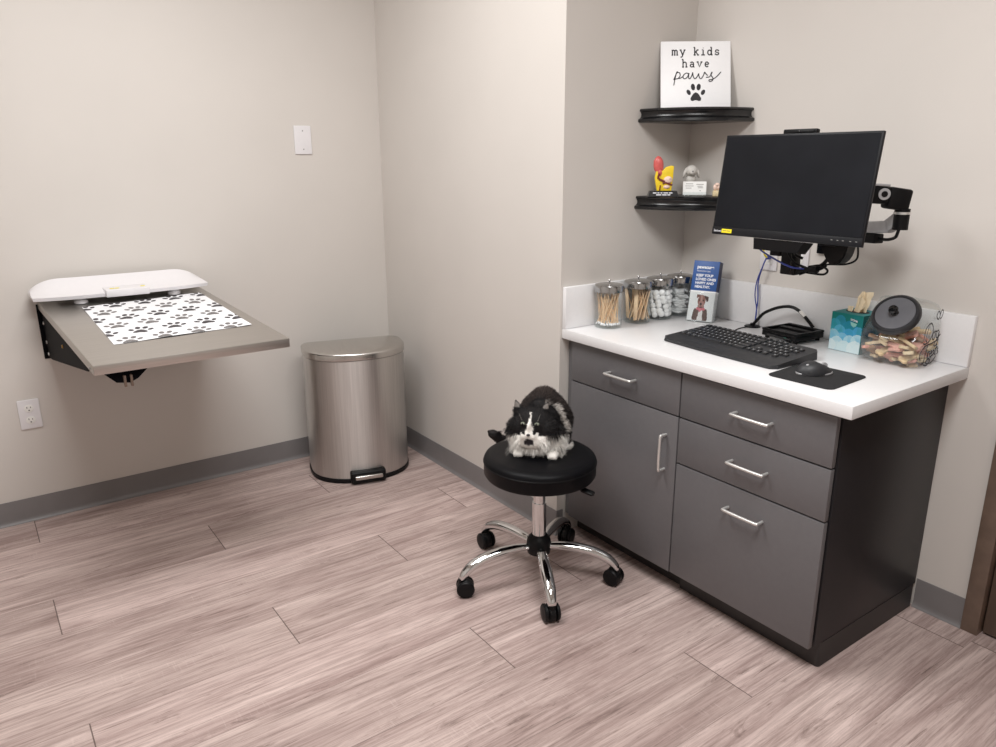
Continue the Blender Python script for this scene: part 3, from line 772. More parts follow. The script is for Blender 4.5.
# keys
def keymesh(w):
    mb = MB(); b = bmesh.new(); d_ = .0188
    lo = [b.verts.new(p) for p in ((-w/2, -d_/2, 0), (w/2, -d_/2, 0), (w/2, d_/2, 0), (-w/2, d_/2, 0))]
    hi = [b.verts.new(p) for p in ((-w/2+.0016, -d_/2+.0016, .0058), (w/2-.0016, -d_/2+.0016, .0058), (w/2-.0016, d_/2-.0008, .0058), (-w/2+.0016, d_/2-.0008, .0058))]
    b.faces.new(hi)
    for i in range(4): b.faces.new((lo[i], lo[(i+1) % 4], hi[(i+1) % 4], hi[i]))
    mb.merge(b, None, False)
    mb.mi = 1; mb._add([(-w/2+.0035, .0005, .006), (-w/2+.0075, .0005, .006), (-w/2+.0075, .0048, .006), (-w/2+.0035, .0048, .006)], [(0, 1, 2, 3)])
    mb.bm.normal_update()
    me = bpy.data.meshes.new('key'); mb.bm.to_mesh(me); mb.bm.free(); me.materials.append(M['key']); me.materials.append(M['keyleg'])
    return me
kcache = {}
def key(x, row, w):
    k = round(w, 4)
    if k not in kcache: kcache[k] = keymesh(k)
    y = .099-row*.0286 if row else .103
    o = bpy.data.objects.new('key', kcache[k]); COL.objects.link(o); o.parent = kb
    o.location = (x, y, kz(y)-.0005); o.rotation_euler = (math.atan(.016/.24), 0, 0)
u = .0192; X0 = -.228
rows = [[1]*13, [1]*13+[2], [1.5]+[1]*12+[1.5], [1.75]+[1]*11+[2.25], [2.25]+[1]*10+[2.75], [1.5, 1.25, 1.25, 6, 1.25, 1.25, 2.5]]
for r, ws in enumerate(rows):
    x = X0
    if r == 0: ws = [15/13]*13
    for w in ws:
        key(x+w*u/2, r*.92, w*u-.0026); x += w*u
X1 = X0+15*u+.007
for r, cs_ in ((0, (0, 1, 2)), (1, (0, 1, 2)), (2, (0, 1, 2)), (4, (1,)), (5, (0, 1, 2))):
    for c in cs_: key(X1+(c+.5)*u, r*.92, u-.0026)
X2 = X1+3*u+.007
for r in range(1, 6):
    for c in range(4):
        if (r == 5 and c == 1) or (r in (3, 5) and c == 3): continue
        key(X2+(c+.5)*u, r*.92, u-.0026)
kcd = cab([(-.295, -.502, H+.012), (-.26, -.47, H+.0035), (-.19, -.43, H+.0028), (-.13, -.41, H+.0028), (-.085, -.413, H+.004)], .0022, 'black', None, 'keyboard_cord_tmp')

kcd.data.transform(wmat(kb).inverted()); kcd.parent = kb; kcd.name = 'cord'
# ------------------------------------------------------------ mouse and pad
pd = MB(); pd.prism(rrect(.215, .205, .022), 0, .003, Matrix.Translation((-.478, -.952, H+.0004)) @ Matrix.Rotation(.05, 4, 'Z'), .0008)
pdo = pd.build('mouse_pad', M['pad']); setorigin(pdo, (-.478, -.952, H)); tag(pdo, 'black square mouse pad near the counter corner', 'mouse pad')
ms = thing('computer_mouse', 'dark grey wireless mouse resting on the black pad', 'mouse', (-.468, -.936, H+.0036), (0, 0, math.radians(-28)))
def mouse_body(z0, grow):
    vs, fs = [], []; nu, nv = 24, 8
    for j in range(nv+1):
        ph = PI/2*j/nv
        for i in range(nu):
            a = 2*PI*i/nu; cx, sy = math.cos(a), math.sin(a)
            rx = .056*(1 if cx > 0 else 1); wy = .034*(1-.12*cx)-.004*math.cos(2*a)*.5
            hh = .036*(1-.22*max(0, cx)**1.5)
            f = math.cos(ph)**.7 if j < nv else 0
            x = rx*cx*f*grow; y = wy*sy*f*grow; z = z0+hh*math.sin(ph)*(1-.18*(cx*f+.25)**2)
            vs.append((x, y, z))
    for j in range(nv):
        for i in range(nu): fs.append((j*nu+i, j*nu+(i+1) % nu, (j+1)*nu+(i+1) % nu, (j+1)*nu+i))
    fs.append(list(range(nu))[::-1]); return vs, fs
mb = MB(); mb._add(*mouse_body(.002, 1), None, True); mb.build('shell', M['kb'], ms, world=False)
mb = MB(); mb.prism(ell(0, 0, .057, .0345, 0, 28), 0, .006, None, .002); mb.build('base', M['silver'], ms, world=False)
mb = MB(); mb.cyl((.03, -.004, .024), (.03, .004, .024), .009, seg=14); mb.build('scroll_wheel', M['silver'], ms, world=False)
mb = MB(); mb.ball((-.030, -.012, .030), (.006, .004, .0035)); mb.build('side_mark', M['silver'], ms, world=False)

# ------------------------------------------------------------ tissue box
tb = thing('tissue_box', 'cube tissue box with teal and white cloud print on the counter', 'tissue box', (-.083, -.838, H+.0004), (0, 0, math.radians(-2)-PI/2))
A = .112; HB = .130
CL = [(.5, 1.15, .42, (20, 124, 122)), (.30, .80, .16, (46, 150, 190)), (.82, .80, .2, (24, 128, 132)), (.12, .66, .2, (60, 168, 196)), (.62, .62, .24, (40, 150, 190)), (.90, .56, .17, (88, 176, 226)), (.30, .52, .19, (96, 186, 222)), (.62, .45, .2, (74, 170, 220)), (.10, .36, .22, (168, 216, 232)), (.42, .34, .17, (140, 204, 232)), (.90, .33, .2, (206, 234, 240)), (.66, .28, .2, (190, 228, 238)), (.25, .20, .2, (208, 234, 240)), (.05, .12, .18, (222, 240, 243)), (.5, .08, .24, (214, 238, 242)), (.85, .10, .26, (226, 242, 244))]
def cloud(uu, vv):
    c = (18+20*(1-vv), 128+20*(1-vv), 120+40*(1-vv)) if vv > .5 else (60, 160, 205)
    if vv < .25: c = (205, 232, 240)
    for cx, cy, r, cc in CL:
        d_ = math.hypot(uu-cx, (vv-cy)*HB/A)
        if d_ < r:
            k = d_/r; f = .55+.25*k if k < .94 else .95
            c = tuple(a*(1-f)+b_*f for a, b_ in zip(c, cc))
    return c
mb = MB(); mb.box((-A/2, -A/2, 0), (A/2, A/2, HB), .0012); mb.build('carton', M['teal'], tb, world=False)
painted('cloud_print', A-.002, HB-.002, 56, 64, cloud, face_y(0, -A/2-.0005, .001), tb)
painted('cloud_print', A-.002, HB-.002, 56, 64, lambda a, c: tuple(.72*v for v in cloud(1-a, c)), Matrix.Translation((A/2+.0005, 0, .001)) @ Matrix.Rotation(PI/2, 4, 'Z') @ XZ, tb)  # front print mirrored and darkened, shade of this side put into its colours
mb = MB(); mb.prism([(.013, .116), (.037, .112), (.038, .106), (.014, .110)], 0, .0004, Matrix.Translation((0, -A/2-.001, 0)) @ XZ); lg = mb.build('logo_badge', M['whiteprint'], tb, world=False)
mb = MB(); mb.prism([(.013, .105), (.037, .101), (.033, .092), (.026, .088), (.017, .094)], 0, .0004, Matrix.Translation((0, -A/2-.0008, 0)) @ XZ); mb.build('logo_shield', mat('pale_teal_print', (150, 214, 206), .5), tb, world=False)
text_obj('logo_lettering', 'Kleenex', .0058, M['teal'], lg, Matrix.Translation((.0142, -A/2-.0018, .1112)) @ Matrix.Rotation(.16, 4, 'Y') @ XZ, bold=.0001)
mb = MB(); mb.poly([(x, y, HB+.0006) for x, y in ell(0, 0, .040, .028, 0, 28)]); mb.build('opening', M['print'], tb, world=False)
# the sheet: two folded plies
sh = MB()
def sheet(base, top, n=9, wob=.006, seed=1):
    rr = random.Random(seed); vs, fs = [], []
    for j in range(n):
        t = j/(n-1)
        for i in range(n):
            s_ = i/(n-1)
            p = V(base[0]).lerp(V(base[1]), s_).lerp(V(top[0]).lerp(V(top[1]), s_), t)
            p += V((rr.uniform(-1, 1), math.sin(s_*9+t*4+seed)*1.5, rr.uniform(-.5, .5)))*wob*(.4+t*.6)*(.5 if j == 0 else 1)*.5
            vs.append(tuple(p))
    for j in range(n-1):
        for i in range(n-1): fs.append((j*n+i, j*n+i+1, (j+1)*n+i+1, (j+1)*n+i))
    sh._add(vs, fs, None, True)
sheet(((-.012, -.006, HB-.004), (.026, .004, HB-.004)), ((-.002, .012, HB+.068), (.036, .02, HB+.066)), seed=2)
sheet(((-.012, -.004, HB-.004), (.008, -.016, HB-.004)), ((.002, .006, HB+.060), (.036, -.012, HB+.026)), seed=5)
sheet(((-.030, -.012, HB-.004), (-.010, -.018, HB-.004)), ((-.030, -.006, HB+.016), (-.010, -.010, HB+.018)), seed=8, wob=.003)
sh.build('tissue_sheet', M['tissue'], tb, world=False, fixn=False)

# ------------------------------------------------------------ treat jar
TJ = (-.118, -1.008, H+.0004)
tj = thing('treat_jar', 'clear slanted jar of dog biscuits with dark lid at counter end', 'jar', TJ, (0, 0, math.radians(2)-PI/2))
# local: -y = front (towards the room), z up, x across (world -y is +x)
prof0 = [(.062, 0), (.020, 0), (-.045, 0), (-.066, .008), (-.084, .034), (-.093, .060), (-.098, .084), (-.094, .098), (-.048, .150), (-.002, .202), (.012, .208), (.040, .200), (.064, .176), (.076, .130), (.080, .070), (.076, .020)]
_c = prof0[-1:]+prof0+prof0[:2]; _q = smoothpath([(a, b_, 0) for a, b_ in _c], 4)[4:-5]
prof = [(q.x, max(0, q.y)) for q in _q]
cy0 = sum(p[0] for p in prof)/len(prof); cz0 = sum(p[1] for p in prof)/len(prof)
mb = MB(); vs, fs = [], []; n = len(prof)
secs = [(.086*math.sin(PI/2*k/9), .80+.20*max(0, math.cos(PI/2*k/9))**.55) for k in range(-9, 10)]
for w_, k in secs:
    for y, z in prof: vs.append((w_, cy0+(y-cy0)*k, max(0, cz0+(z-cz0)*k) if z > .001 else (cz0+(z-cz0)*k if k < .93 else (1-k)*.04)))
for i in range(len(secs)-1):
    for k in range(n): fs.append((i*n+k, i*n+(k+1) % n, (i+1)*n+(k+1) % n, (i+1)*n+k))
fs += [list(range(n)), list(range((len(secs)-1)*n, len(secs)*n))[::-1]]
mb._add(vs, fs, None, True); mb.build('jar_body', M['jarplastic'], tj, world=False)
LN = V((0, -.75, .66)).normalized()
LT = Matrix.Translation((0, -.049, .151)) @ LN.to_track_quat('Z', 'Y').to_matrix().to_4x4()
mb = MB(); mb.lathe([(.058, -.014), (.064, -.004), (.0655, .0)], 40, LT, cap=False); mb.build('neck', M['jarplastic'], tj, world=False)
mb = MB(); mb.lathe([(.065, .001), (.0705, .003), (.072, .010), (.0705, .018), (.066, .0225), (.061, .0225), (.0595, .0205), (0, .0205)], 48, LT); lid = mb.build('lid', M['jarrim'], tj, world=False)
mb = MB(); mb.lathe([(0, .0206), (.058, .0206), (.057, .0222), (0, .0226)], 48, LT); mb.build('lid_face', M['jarlid'], lid, world=False)
mb = MB(); mb.lathe([(.0115, .0224), (.008, .026), (.0075, .031), (.012, .036), (.0145, .042), (.012, .048), (0, .0505)], 24, LT); mb.build('knob', M['blackgloss'], lid, world=False)
mb = MB(); mb.lathe([(.0635, -.0035), (.0658, .0008), (.0635, .0008)], 40, LT, cap=False); mb.build('gasket', M['liner'], tj, world=False)
# script lettering on the flat side that faces the camera's right (+x local)
def script(strokes, w):
    mb = MB(); R4 = Matrix.Translation((.0905, 0, 0)) @ Matrix.Rotation(PI/2, 4, 'Z')
    for st in strokes:
        P = smoothpath([(x, 0, z) for x, z in st], 6); mb.ribbon([(p.x, p.z) for p in P], w, 0, R4)
    return mb
dog = [[(-.030, .135), (-.040, .095), (-.030, .085)], [(-.052, .095), (-.048, .128), (-.018, .142), (.002, .118), (-.008, .090), (-.036, .080), (-.054, .084)],
       [(.016, .112), (.006, .108), (.004, .092), (.014, .086), (.022, .098), (.016, .112), (.030, .110)], [(.044, .112), (.032, .110), (.030, .094), (.040, .090), (.047, .108), (.046, .080), (.036, .064), (.022, .068), (.034, .082), (.058, .098)],
       [(.020, .150), (.012, .162), (.022, .174), (.034, .164), (.030, .150), (.020, .150)], [(.034, .162), (.044, .176), (.054, .168), (.048, .152), (.038, .150)]]
tre = [[(-.058, .030), (-.066, .050), (-.040, .072), (.004, .076), (.05, .082)], [(-.020, .074), (-.028, .040), (-.036, .018), (-.046, .022)],
       [(-.012, .050), (-.010, .030), (-.008, .048), (.000, .052)], [(.004, .040), (.014, .046), (.010, .052), (.003, .044), (.008, .032), (.018, .036)], [(.030, .050), (.020, .048), (.020, .036), (.030, .038), (.032, .050), (.034, .036)],
       [(.044, .068), (.040, .036), (.046, .036)], [(.036, .054), (.054, .058)], [(.058, .054), (.052, .048), (.060, .040), (.052, .034)], [(-.030, .012), (-.008, .008), (.010, .020), (-.004, .028), (-.016, .016), (.02, .012), (.05, .03)]]
script(dog+tre, .0046).build('script_lettering', M['print'], tj, world=False, fixn=False)
# biscuits
def bone_outline(L_=.023, r=.0088, w=.0066):
    out = []
    for cx, cy, a0, a1 in ((L_, w, -30, 150), (-L_, w, 30, 210), (-L_, -w, 150, 330), (L_, -w, 210, 390)):
        for k in range(7):
            a = math.radians(a0+(a1-a0)*k/6); out.append((cx+r*math.cos(a), cy+r*math.sin(a)))
    # order the lobes round: right-top, left-top, left-bottom, right-bottom
    return out
def bone_mesh(m):
    mb = MB(); mb.prism(bone_outline(), -.005, .005, None, .0018)
    bmesh.ops.recalc_face_normals(mb.bm, faces=mb.bm.faces[:])
    me = bpy.data.meshes.new('dog_biscuit'); mb.bm.to_mesh(me); mb.bm.free(); me.materials.append(m); return me
BM = [bone_mesh(m) for m in BISC]
BN = ['tan', 'pink', 'orange', 'brown', 'pale cream']
rb = random.Random(11)
TJM = wmat(tj)
layers = [(.014, .046, (-.022, .036), 3, 4), (.030, .050, (-.048, .045), 4, 4), (.047, .052, (-.058, .048), 4, 4), (.064, .050, (-.062, .048), 4, 4), (.080, .046, (-.055, .048), 3, 4), (.094, .034, (-.02, .045), 2, 3)]
for z, hw, (ya, yb_), ny, nx in layers:
    for j in range(ny):
        for i in range(nx):
            x = -hw+2*hw*i/(nx-1)+rb.uniform(-.006, .006) if nx > 1 else 0
            y = ya+(yb_-ya)*j/(ny-1)+rb.uniform(-.006, .006)
            k = rb.choices(range(5), (4, 4, 3, 2, 2))[0]
            o = bpy.data.objects.new('dog_biscuit', BM[k]); COL.objects.link(o)
            o.matrix_basis = TJM @ Matrix.Translation((x, y, z+rb.uniform(-.004, .004))) @ Euler((rb.uniform(-.7, .7), rb.uniform(-.6, .6), rb.uniform(0, 6.28))).to_matrix().to_4x4()
            tag(o, BN[k]+' bone-shaped dog biscuit in the clear slanted jar', 'biscuit', BN[k]+' dog biscuits in the treat jar')

# ------------------------------------------------------------ four apothecary jars
JR, JH = .053, .150
def make_jar(label, x, y):
    t = thing('apothecary_jar', label, 'jar', (x, y, H+.0004))
    T4 = Matrix.Identity(4)
    mb = MB(); mb.lathe([(.0, 0), (JR-.006, 0), (JR-.001, .003), (JR, .008), (JR, JH-.006), (JR-.002, JH)], 36, None, cap=False); mb.build('glass_body', M['glass'], t, world=False)
    mb = MB(); mb.lathe([(0, .0025), (JR-.007, .0025), (JR-.005, .007), (JR-.006, .008), (0, .008)], 36); mb.build('glass_base', M['glass'], t, world=False)
    mb = MB(); mb.lathe([(JR+.0015, JH-.012), (JR+.003, JH-.011), (JR+.003, JH+.010), (JR+.001, JH+.0145), (JR-.008, JH+.017), (0, JH+.018)], 40); ld = mb.build('lid', M['lid'], t, world=False)
    mb = MB(); mb.lathe([(.0035, JH+.017), (.003, JH+.026), (.0042, JH+.028), (.0042, JH+.032), (.003, JH+.034), (0, JH+.035)], 14); mb.build('knob', M['chrome'], ld, world=False)
    return t
JX = [(-.500, -.080), (-.343, -.080), (-.217, -.080), (-.098, -.082)]
make_jar('glass jar of wooden cotton swabs with steel lid, leftmost of four', *JX[0])
make_jar('glass jar of wooden tongue depressors with steel lid, second from left', *JX[1])
make_jar('glass jar of round cotton balls with steel lid, third from left', *JX[2])
make_jar('glass jar of folded gauze with steel lid, nearest the corner', *JX[3])
rs = random.Random(21)
def stick_between(o, p0, p1, roll=0):
    d_ = (V(p1)-V(p0)).normalized(); q = d_.to_track_quat('Z', 'Y')
    o.location = p0; o.rotation_euler = (q.to_matrix().to_4x4() @ Matrix.Rotation(roll, 4, 'Z')).to_euler()
# swabs: one mesh, many individual copies
mb = MB(); mb.tube([(0, 0, 0), (0, 0, .150)], .0011, 6); mb.mi = 1
mb.ball((0, 0, .006), (.0026, .0026, .008), None, 1)
sw = mb.build('cotton_swab', [M['wood'], M['cotton']]); first = True
mb = MB(); mb.tube([(0, 0, 0), (0, 0, .150)], .0011, 6); mb.mi = 1; mb.ball((0, 0, .006), (.0026, .0026, .008), None, 1)
sw2 = mb.build('cotton_swab', [M['wood2'], M['cotton']])
swl = ('wooden cotton swab with white tip standing in leftmost glass jar', 'swab', 'cotton swabs in the leftmost jar')
for k in range(72):
    o = (sw, sw2)[k % 3 == 2]
    if k not in (0, 2): o = o.copy(); COL.objects.link(o)
    a = rs.uniform(0, 6.28); r0 = .047*math.sqrt(rs.random()) if k % 2 else rs.uniform(.03, .047); b_ = a+(PI+rs.uniform(-1.2, 1.2) if k % 2 == 0 else rs.uniform(-1.4, 1.4)); r1 = rs.uniform(.030, .0485)
    x, y = JX[0]
    p0 = V((x+r0*math.cos(a), y+r0*math.sin(a), H+.0115)); p1 = V((x+r1*math.cos(b_), y+r1*math.sin(b_), H+.135))
    stick_between(o, p0, p1); o.scale = (1, 1, rs.uniform(.78, .86))
    tag(o, *swl)
# tongue depressors
mb = MB(); mb.prism(rrect(.0165, .128, .0082, 6, 0, .064), -.0008, .0008, Matrix.Rotation(PI/2, 4, 'X'), .0003)
td = mb.build('tongue_depressor', M['wood'])
tdl = ('flat rounded wooden tongue depressor in second glass jar from left', 'tongue depressor', 'tongue depressors in the second jar')
for k in range(34):
    o = td if k == 0 else td.copy()
    if k: COL.objects.link(o)
    x, y = JX[1]; a = rs.uniform(0, 6.28)
    lean = rs.uniform(-.1, .1)
    side = 1 if k % 4 else -1
    r0 = .046*math.sqrt(rs.random())
    bx, by = x+r0*math.cos(a)-.004*side, y+r0*math.sin(a)
    tx, ty = min(max(bx+side*rs.uniform(.01, .07), x-.044), x+.044), by+rs.uniform(-.02, .02)
    tx, ty = (x+(tx-x)*min(1, .0465/max(.001, math.hypot(tx-x, ty-y))), y+(ty-y)*min(1, .0465/max(.001, math.hypot(tx-x, ty-y))))
    stick_between(o, (bx, by, H+.0125), (tx, ty, H+.138), rs.uniform(-.6, .6)-.6)
    o.scale = (1, 1, .98)
    tag(o, *tdl)
# cotton balls
mb = MB(); b = bmesh.new(); bmesh.ops.create_icosphere(b, subdivisions=3, radius=.0125)
for v in b.verts: v.co *= 1+.12*mnoise.noise(v.co*150)
mb.merge(b); cbl = mb.build('cotton_ball', M['cotton'])
cll = ('fluffy white cotton ball inside third glass jar from left', 'cotton ball', 'cotton balls in the third jar')
pts = []
x, y = JX[2]
z = .0215; lay = 0
while z < .120:
    nb = 9 if z < .112 else 4
    for k in range(nb):
        a = 2*PI*k/nb+lay*.55+rs.uniform(-.1, .1); pts.append((x+.0385*math.cos(a), y+.0385*math.sin(a), H+z+rs.uniform(-.004, .004)))
    if z < .112:
        for q in range(3): pts.append((x+.014*math.cos(q*2.1+lay), y+.014*math.sin(q*2.1+lay), H+z+.004))
    z += .0175; lay += 1
pts.append((x+.012, y-.02, H+.130))
for k, p_ in enumerate(pts):
    o = cbl if k == 0 else cbl.copy()
    if k: COL.objects.link(o)
    o.location = p_; o.rotation_euler = (rs.uniform(0, 6), rs.uniform(0, 6), rs.uniform(0, 6)); o.scale = [rs.uniform(.92, 1.12)]*3
    tag(o, *cll)
# gauze pads
mb = MB(); mb.box((-.03, -.022, -.005), (.03, .022, .005), .004, None, 3)
for v in mb.bm.verts: v.co += V((0, 0, .0016*mnoise.noise(v.co*60)))
gz = mb.build('gauze_pad', M['gauze'])
gll = ('soft white folded gauze pad in glass jar nearest the corner', 'gauze pad', 'gauze pads in the fourth jar')
x, y = JX[3]
for k in range(14):
    o = gz if k == 0 else gz.copy()
    if k: COL.objects.link(o)
    if k < 9: o.location = (x+rs.uniform(-.008, .008), y+rs.uniform(-.008, .008), H+.0145+k*.0098); o.rotation_euler = (rs.uniform(-.12, .12), rs.uniform(-.12, .12), rs.uniform(0, 3.1))
    else: o.location = (x+rs.uniform(-.018, .018), y+rs.uniform(-.018, .018), H+.100+(k-9)*.003); o.rotation_euler = (rs.uniform(-.5, .5), rs.uniform(-.5, .5), rs.uniform(0, 3.1)); o.scale = (.7, .7, 1)
    tag(o, *gll)

# ------------------------------------------------------------ brochure holder
bh = thing('brochure_holder', 'clear brochure holder by the jars with a blue dog health leaflet', 'brochure holder', (-.150, -.232, H+.0004), (0, 0, -1.2))
BT = Matrix.Rotation(-.24, 4, 'X')
BW, BHH = .102, .242
mb = MB(); mb.box((-BW/2-.002, -.0035, .001), (BW/2+.002, -.0015, .118), .0006, BT); mb.box((-BW/2-.002, .0425, .001), (BW/2+.002, .0445, .20), .0006, BT)
mb.box((-BW/2-.002, -.0015, .001), (BW/2+.002, .0425, .003), .0006, BT)
for s_ in (-1, 1): mb.box((s_*(BW/2+.001)-.001, -.0015, .001), (s_*(BW/2+.001)+.001, .0425, .118), .0006, BT)
mb.box((-BW/2, .03, 0), (BW/2, .085, .0015), .0005)
mb.build('acrylic_stand', M['acrylic'], bh, world=False)
lf = thing('leaflet', 'blue and white leaflet with a brown dog, in the acrylic holder', 'leaflet', (-.150, -.232, H+.0004), (0, 0, -1.2))
mb = MB(); mb.box((-BW/2, 0, .0035), (BW/2, .040, BHH), .0008, BT); mb.build('paper_stack', M['signw'], lf, world=False)
mb = MB(); mb.box((-BW/2-.0004, -.0006, .124), (BW/2+.0004, .0406, BHH+.0004), .0006, BT); bpn = mb.build('blue_panel', M['blue'], lf, world=False)
mb = MB(); mb.box((BW/2+.0002, .0006, .125), (BW/2+.0012, .040, BHH-.001), 0, BT); mb.build('navy_edge', M['navy'], lf, world=False)
for s_, sz, zz, xx, bo in (('pawscure', .0175, .212, -.036, .0006), ('PREVENTIVE CARE', .0066, .199, -.036, 0), ('KEEP YOUR', .0135, .180, -.036, .0005), ('LOVED ONES', .0135, .165, -.036, .0005), ('HAPPY AND', .0135, .150, -.036, .0005), ('HEALTHY.', .0135, .135, -.036, .0005)):
    text_obj('leaflet_lettering', s_, sz, M['whiteprint'], bpn, BT @ face_y(xx, -.0012, zz), bold=bo)
def dogpic(uu, vv):
    x, y = uu*2-1, vv   # x -1..1, y 0..1
    c = None
    def E(cx, cy, rx, ry): return ((x-cx)/rx)**2+((y-cy)/ry)**2 < 1
    if E(-.02, .0, .62, .50) and y < .48: c = (108, 82, 78)
    if E(.5, .1, .22, .34) or E(-.5, .1, .22, .34): c = (96, 72, 68)
    if E(.04, .20, .20, .26) or E(.02, .05, .27, .16): c = (240, 234, 234)
    if E(.0, .52, .30, .16): c = (120, 84, 78)
    if E(.0, .72, .37, .22): c = (150, 100, 92)
    if .20 < x < .62 and .70 < y < .93 and (y-.93) < -.10*(x-.2) and (y-.70) > .9*max(0, .50-x)+.2*(x-.5): c = (74, 48, 46)
    if -.50 < x < -.18 and .80 < y < .95 and (y-.80) > .30*(x+.50): c = (126, 80, 74)
    if E(-.02, .78, .09, .17): c = (186, 148, 140)
    if E(.0, .58, .27, .14): c = (176, 130, 124)
    if E(-.04, .60, .11, .055): c = (66, 44, 46)
    if E(-.22, .74, .07, .03) or E(.18, .74, .07, .03): c = (58, 36, 34)
    if E(0, .47, .13, .05): c = (88, 50, 52)
    if abs(y-.41-.05*abs(x)) < .045 and abs(x) < .40: c = (214, 110, 124)
    if E(-.05, .37, .11, .06): c = (226, 130, 146)
    return c
painted('dog_picture', .084, .108, 60, 74, dogpic, BT @ face_y(.0, -.0007, .006), lf)

# ------------------------------------------------------------ folding exam table on the back wall
BLc, BRc, FLc = V((-2.273, 1.425, .943)), V((-1.634, 1.425, .943)), V((-2.218, .44, .878))
Uv, Vv = BRc-BLc, FLc-BLc
Nv = Vv.cross(Uv).normalized()
def tp(u, v, w=0): return BLc+Uv*u+Vv*v+Nv*w
et = thing('mounted_exam_table', 'stainless steel folding exam table mounted on back wall, seen from above', 'exam table', (-1.95, 1.42, .70))
TH = .034
def tbox(mb, u0, u1, v0, v1, w0, w1, bev=.0015):
    b = bmesh.new()
    vs = [b.verts.new(tp(u, v, w)) for u, v, w in ((u0, v1, w0), (u1, v1, w0), (u1, v0, w0), (u0, v0, w0), (u0, v1, w1), (u1, v1, w1), (u1, v0, w1), (u0, v0, w1))]
    for f in ((3,2,1,0),(4,5,6,7),(0,1,5,4),(1,2,6,5),(2,3,7,6),(3,0,4,7)): b.faces.new([vs[i] for i in f])
    if bev: bmesh.ops.bevel(b, geom=b.edges[:], offset=bev, segments=2, profile=.5, affect='EDGES')
    mb.merge(b, None, bool(bev))
mb = MB(); tbox(mb, 0, 1, 0, 1, -TH, 0, .003); mb.build('top', M['steel'], et)
def side(u0, u1):
    mb = MB(); b = bmesh.new()
    prof = [(0.002, -TH-.0005), (0.002, -.235), (.10, -.222), (.86, -TH-.025), (.90, -TH-.0005)]
    A_ = [b.verts.new(tp(u0, v, 0)+Nv*0+V((0, 0, w))) for v, w in prof]; B_ = [b.verts.new(tp(u1, v, 0)+V((0, 0, w))) for v, w in prof]
    b.faces.new(A_); b.faces.new(B_[::-1])
    for i in range(len(prof)): b.faces.new((A_[i], B_[i], B_[(i+1) % len(prof)], A_[(i+1) % len(prof)]))
    mb.merge(b, None, False); return mb.build('side_bracket', M['blacksteel'], et)
sb = side(.012, .018); side(.975, .982)
for (v, w, m_) in ((.03, -.085, 'nickel'), (.03, -.165, 'nickel'), (.03, -.215, 'nickel'), (.42, -.085, 'brass')):
    q = tp(.012, v, 0)+V((0, 0, w)); k = MB(); k.cyl(q, q-V((.004, 0, 0)), .007, seg=12); k.build('bolt', M[m_], sb)
q = tp(0, .955, -.02); k = MB(); k.cyl(q, q-V((.003, 0, 0)), .004, seg=10); k.build('rivet', M['greyprint'], et)
mb = MB(); mb.box((-2.280, 1.4255, .700), (-1.63, 1.430, .93), .001); mb.build('wall_plate', M['blacksteel'], et)
mb = MB(); b = bmesh.new()
prof = [(-2.195, .846), (-2.048, .842), (-2.086, .808), (-2.112, .796), (-2.152, .802)]
A_ = [b.verts.new((x, .478, z)) for x, z in prof]; B_ = [b.verts.new((x, .52, z)) for x, z in prof]
b.faces.new(A_); b.faces.new(B_[::-1])
for i in range(len(prof)): b.faces.new((A_[i], B_[i], B_[(i+1) % len(prof)], A_[(i+1) % len(prof)]))
mb.merge(b, None, False); br = mb.build('under_bracket', M['blacksteel'], et)
for x in (-2.128, -2.108):
    k = MB(); k.box((x-.004, .466, .786), (x+.004, .478, .825), .002); k.build('latch_pin', M['frame'], br)

# paw print mat on it
mtc = [(.198, .197), (.941, .141), (.928, .763), (.169, .793)]
def mat_pt(a, b_, w=.0012):
    p0 = V(mtc[0]).lerp(V(mtc[1]), a); p1 = V(mtc[3]).lerp(V(mtc[2]), a); q = p0.lerp(p1, b_)
    wave = .0012*math.sin(a*9+b_*4)*math.sin(b_*7+1)+.0012
    return tp(q.x, q.y, w+wave)
mb = MB(); n = 24; vs, fs = [], []
for j in range(n+1):
    for i in range(n+1): vs.append(mat_pt(i/n, j/n))
for j in range(n):
    for i in range(n): fs.append((j*n+j+i, j*n+j+i+1, (j+1)*(n+1)+i+1, (j+1)*(n+1)+i))
mb._add(vs, fs, None, True)
rp = random.Random(4)
MWm, MLm = .475, .62
mb.mi = 1
for r in range(6):
    for c in range(-1, 6):
        cx = (c*.245+(.12 if r % 2 else 0)+.0); cy = .06+r*.178
        if rp.random() < .0: continue
        mb.mi = 1+(r+c*2) % 2
        rot = rp.uniform(-.25, .25)+PI+.15
        for pl in paw_polys(cx*MWm, cy*MLm, .086, rot):
            P = [(x/MWm, y/MLm) for x, y in pl]
            if all(0 <= x <= 1 and 0 <= y <= 1 for x, y in P): mb._add([mat_pt(x, y, .0021) for x, y in P], [list(range(len(P)))])
            elif any(0 <= x <= 1 and 0 <= y <= 1 for x, y in P):
                P2 = [(min(max(x, .001), .999), min(max(y, .001), .999)) for x, y in P]
                mb._add([mat_pt(x, y, .0021) for x, y in P2], [list(range(len(P2)))])
pmat = mb.build('table_mat', [M['matw'], mat('dark_paw_ink', (62, 58, 62), .6, var=.25, scale=60), mat('grey_paw_ink', (112, 108, 108), .6, var=.25, scale=60)], fixn=False)
setorigin(pmat, tp(.55, .47)); tag(pmat, 'white mat printed with grey and black paw prints on the steel table', 'mat')

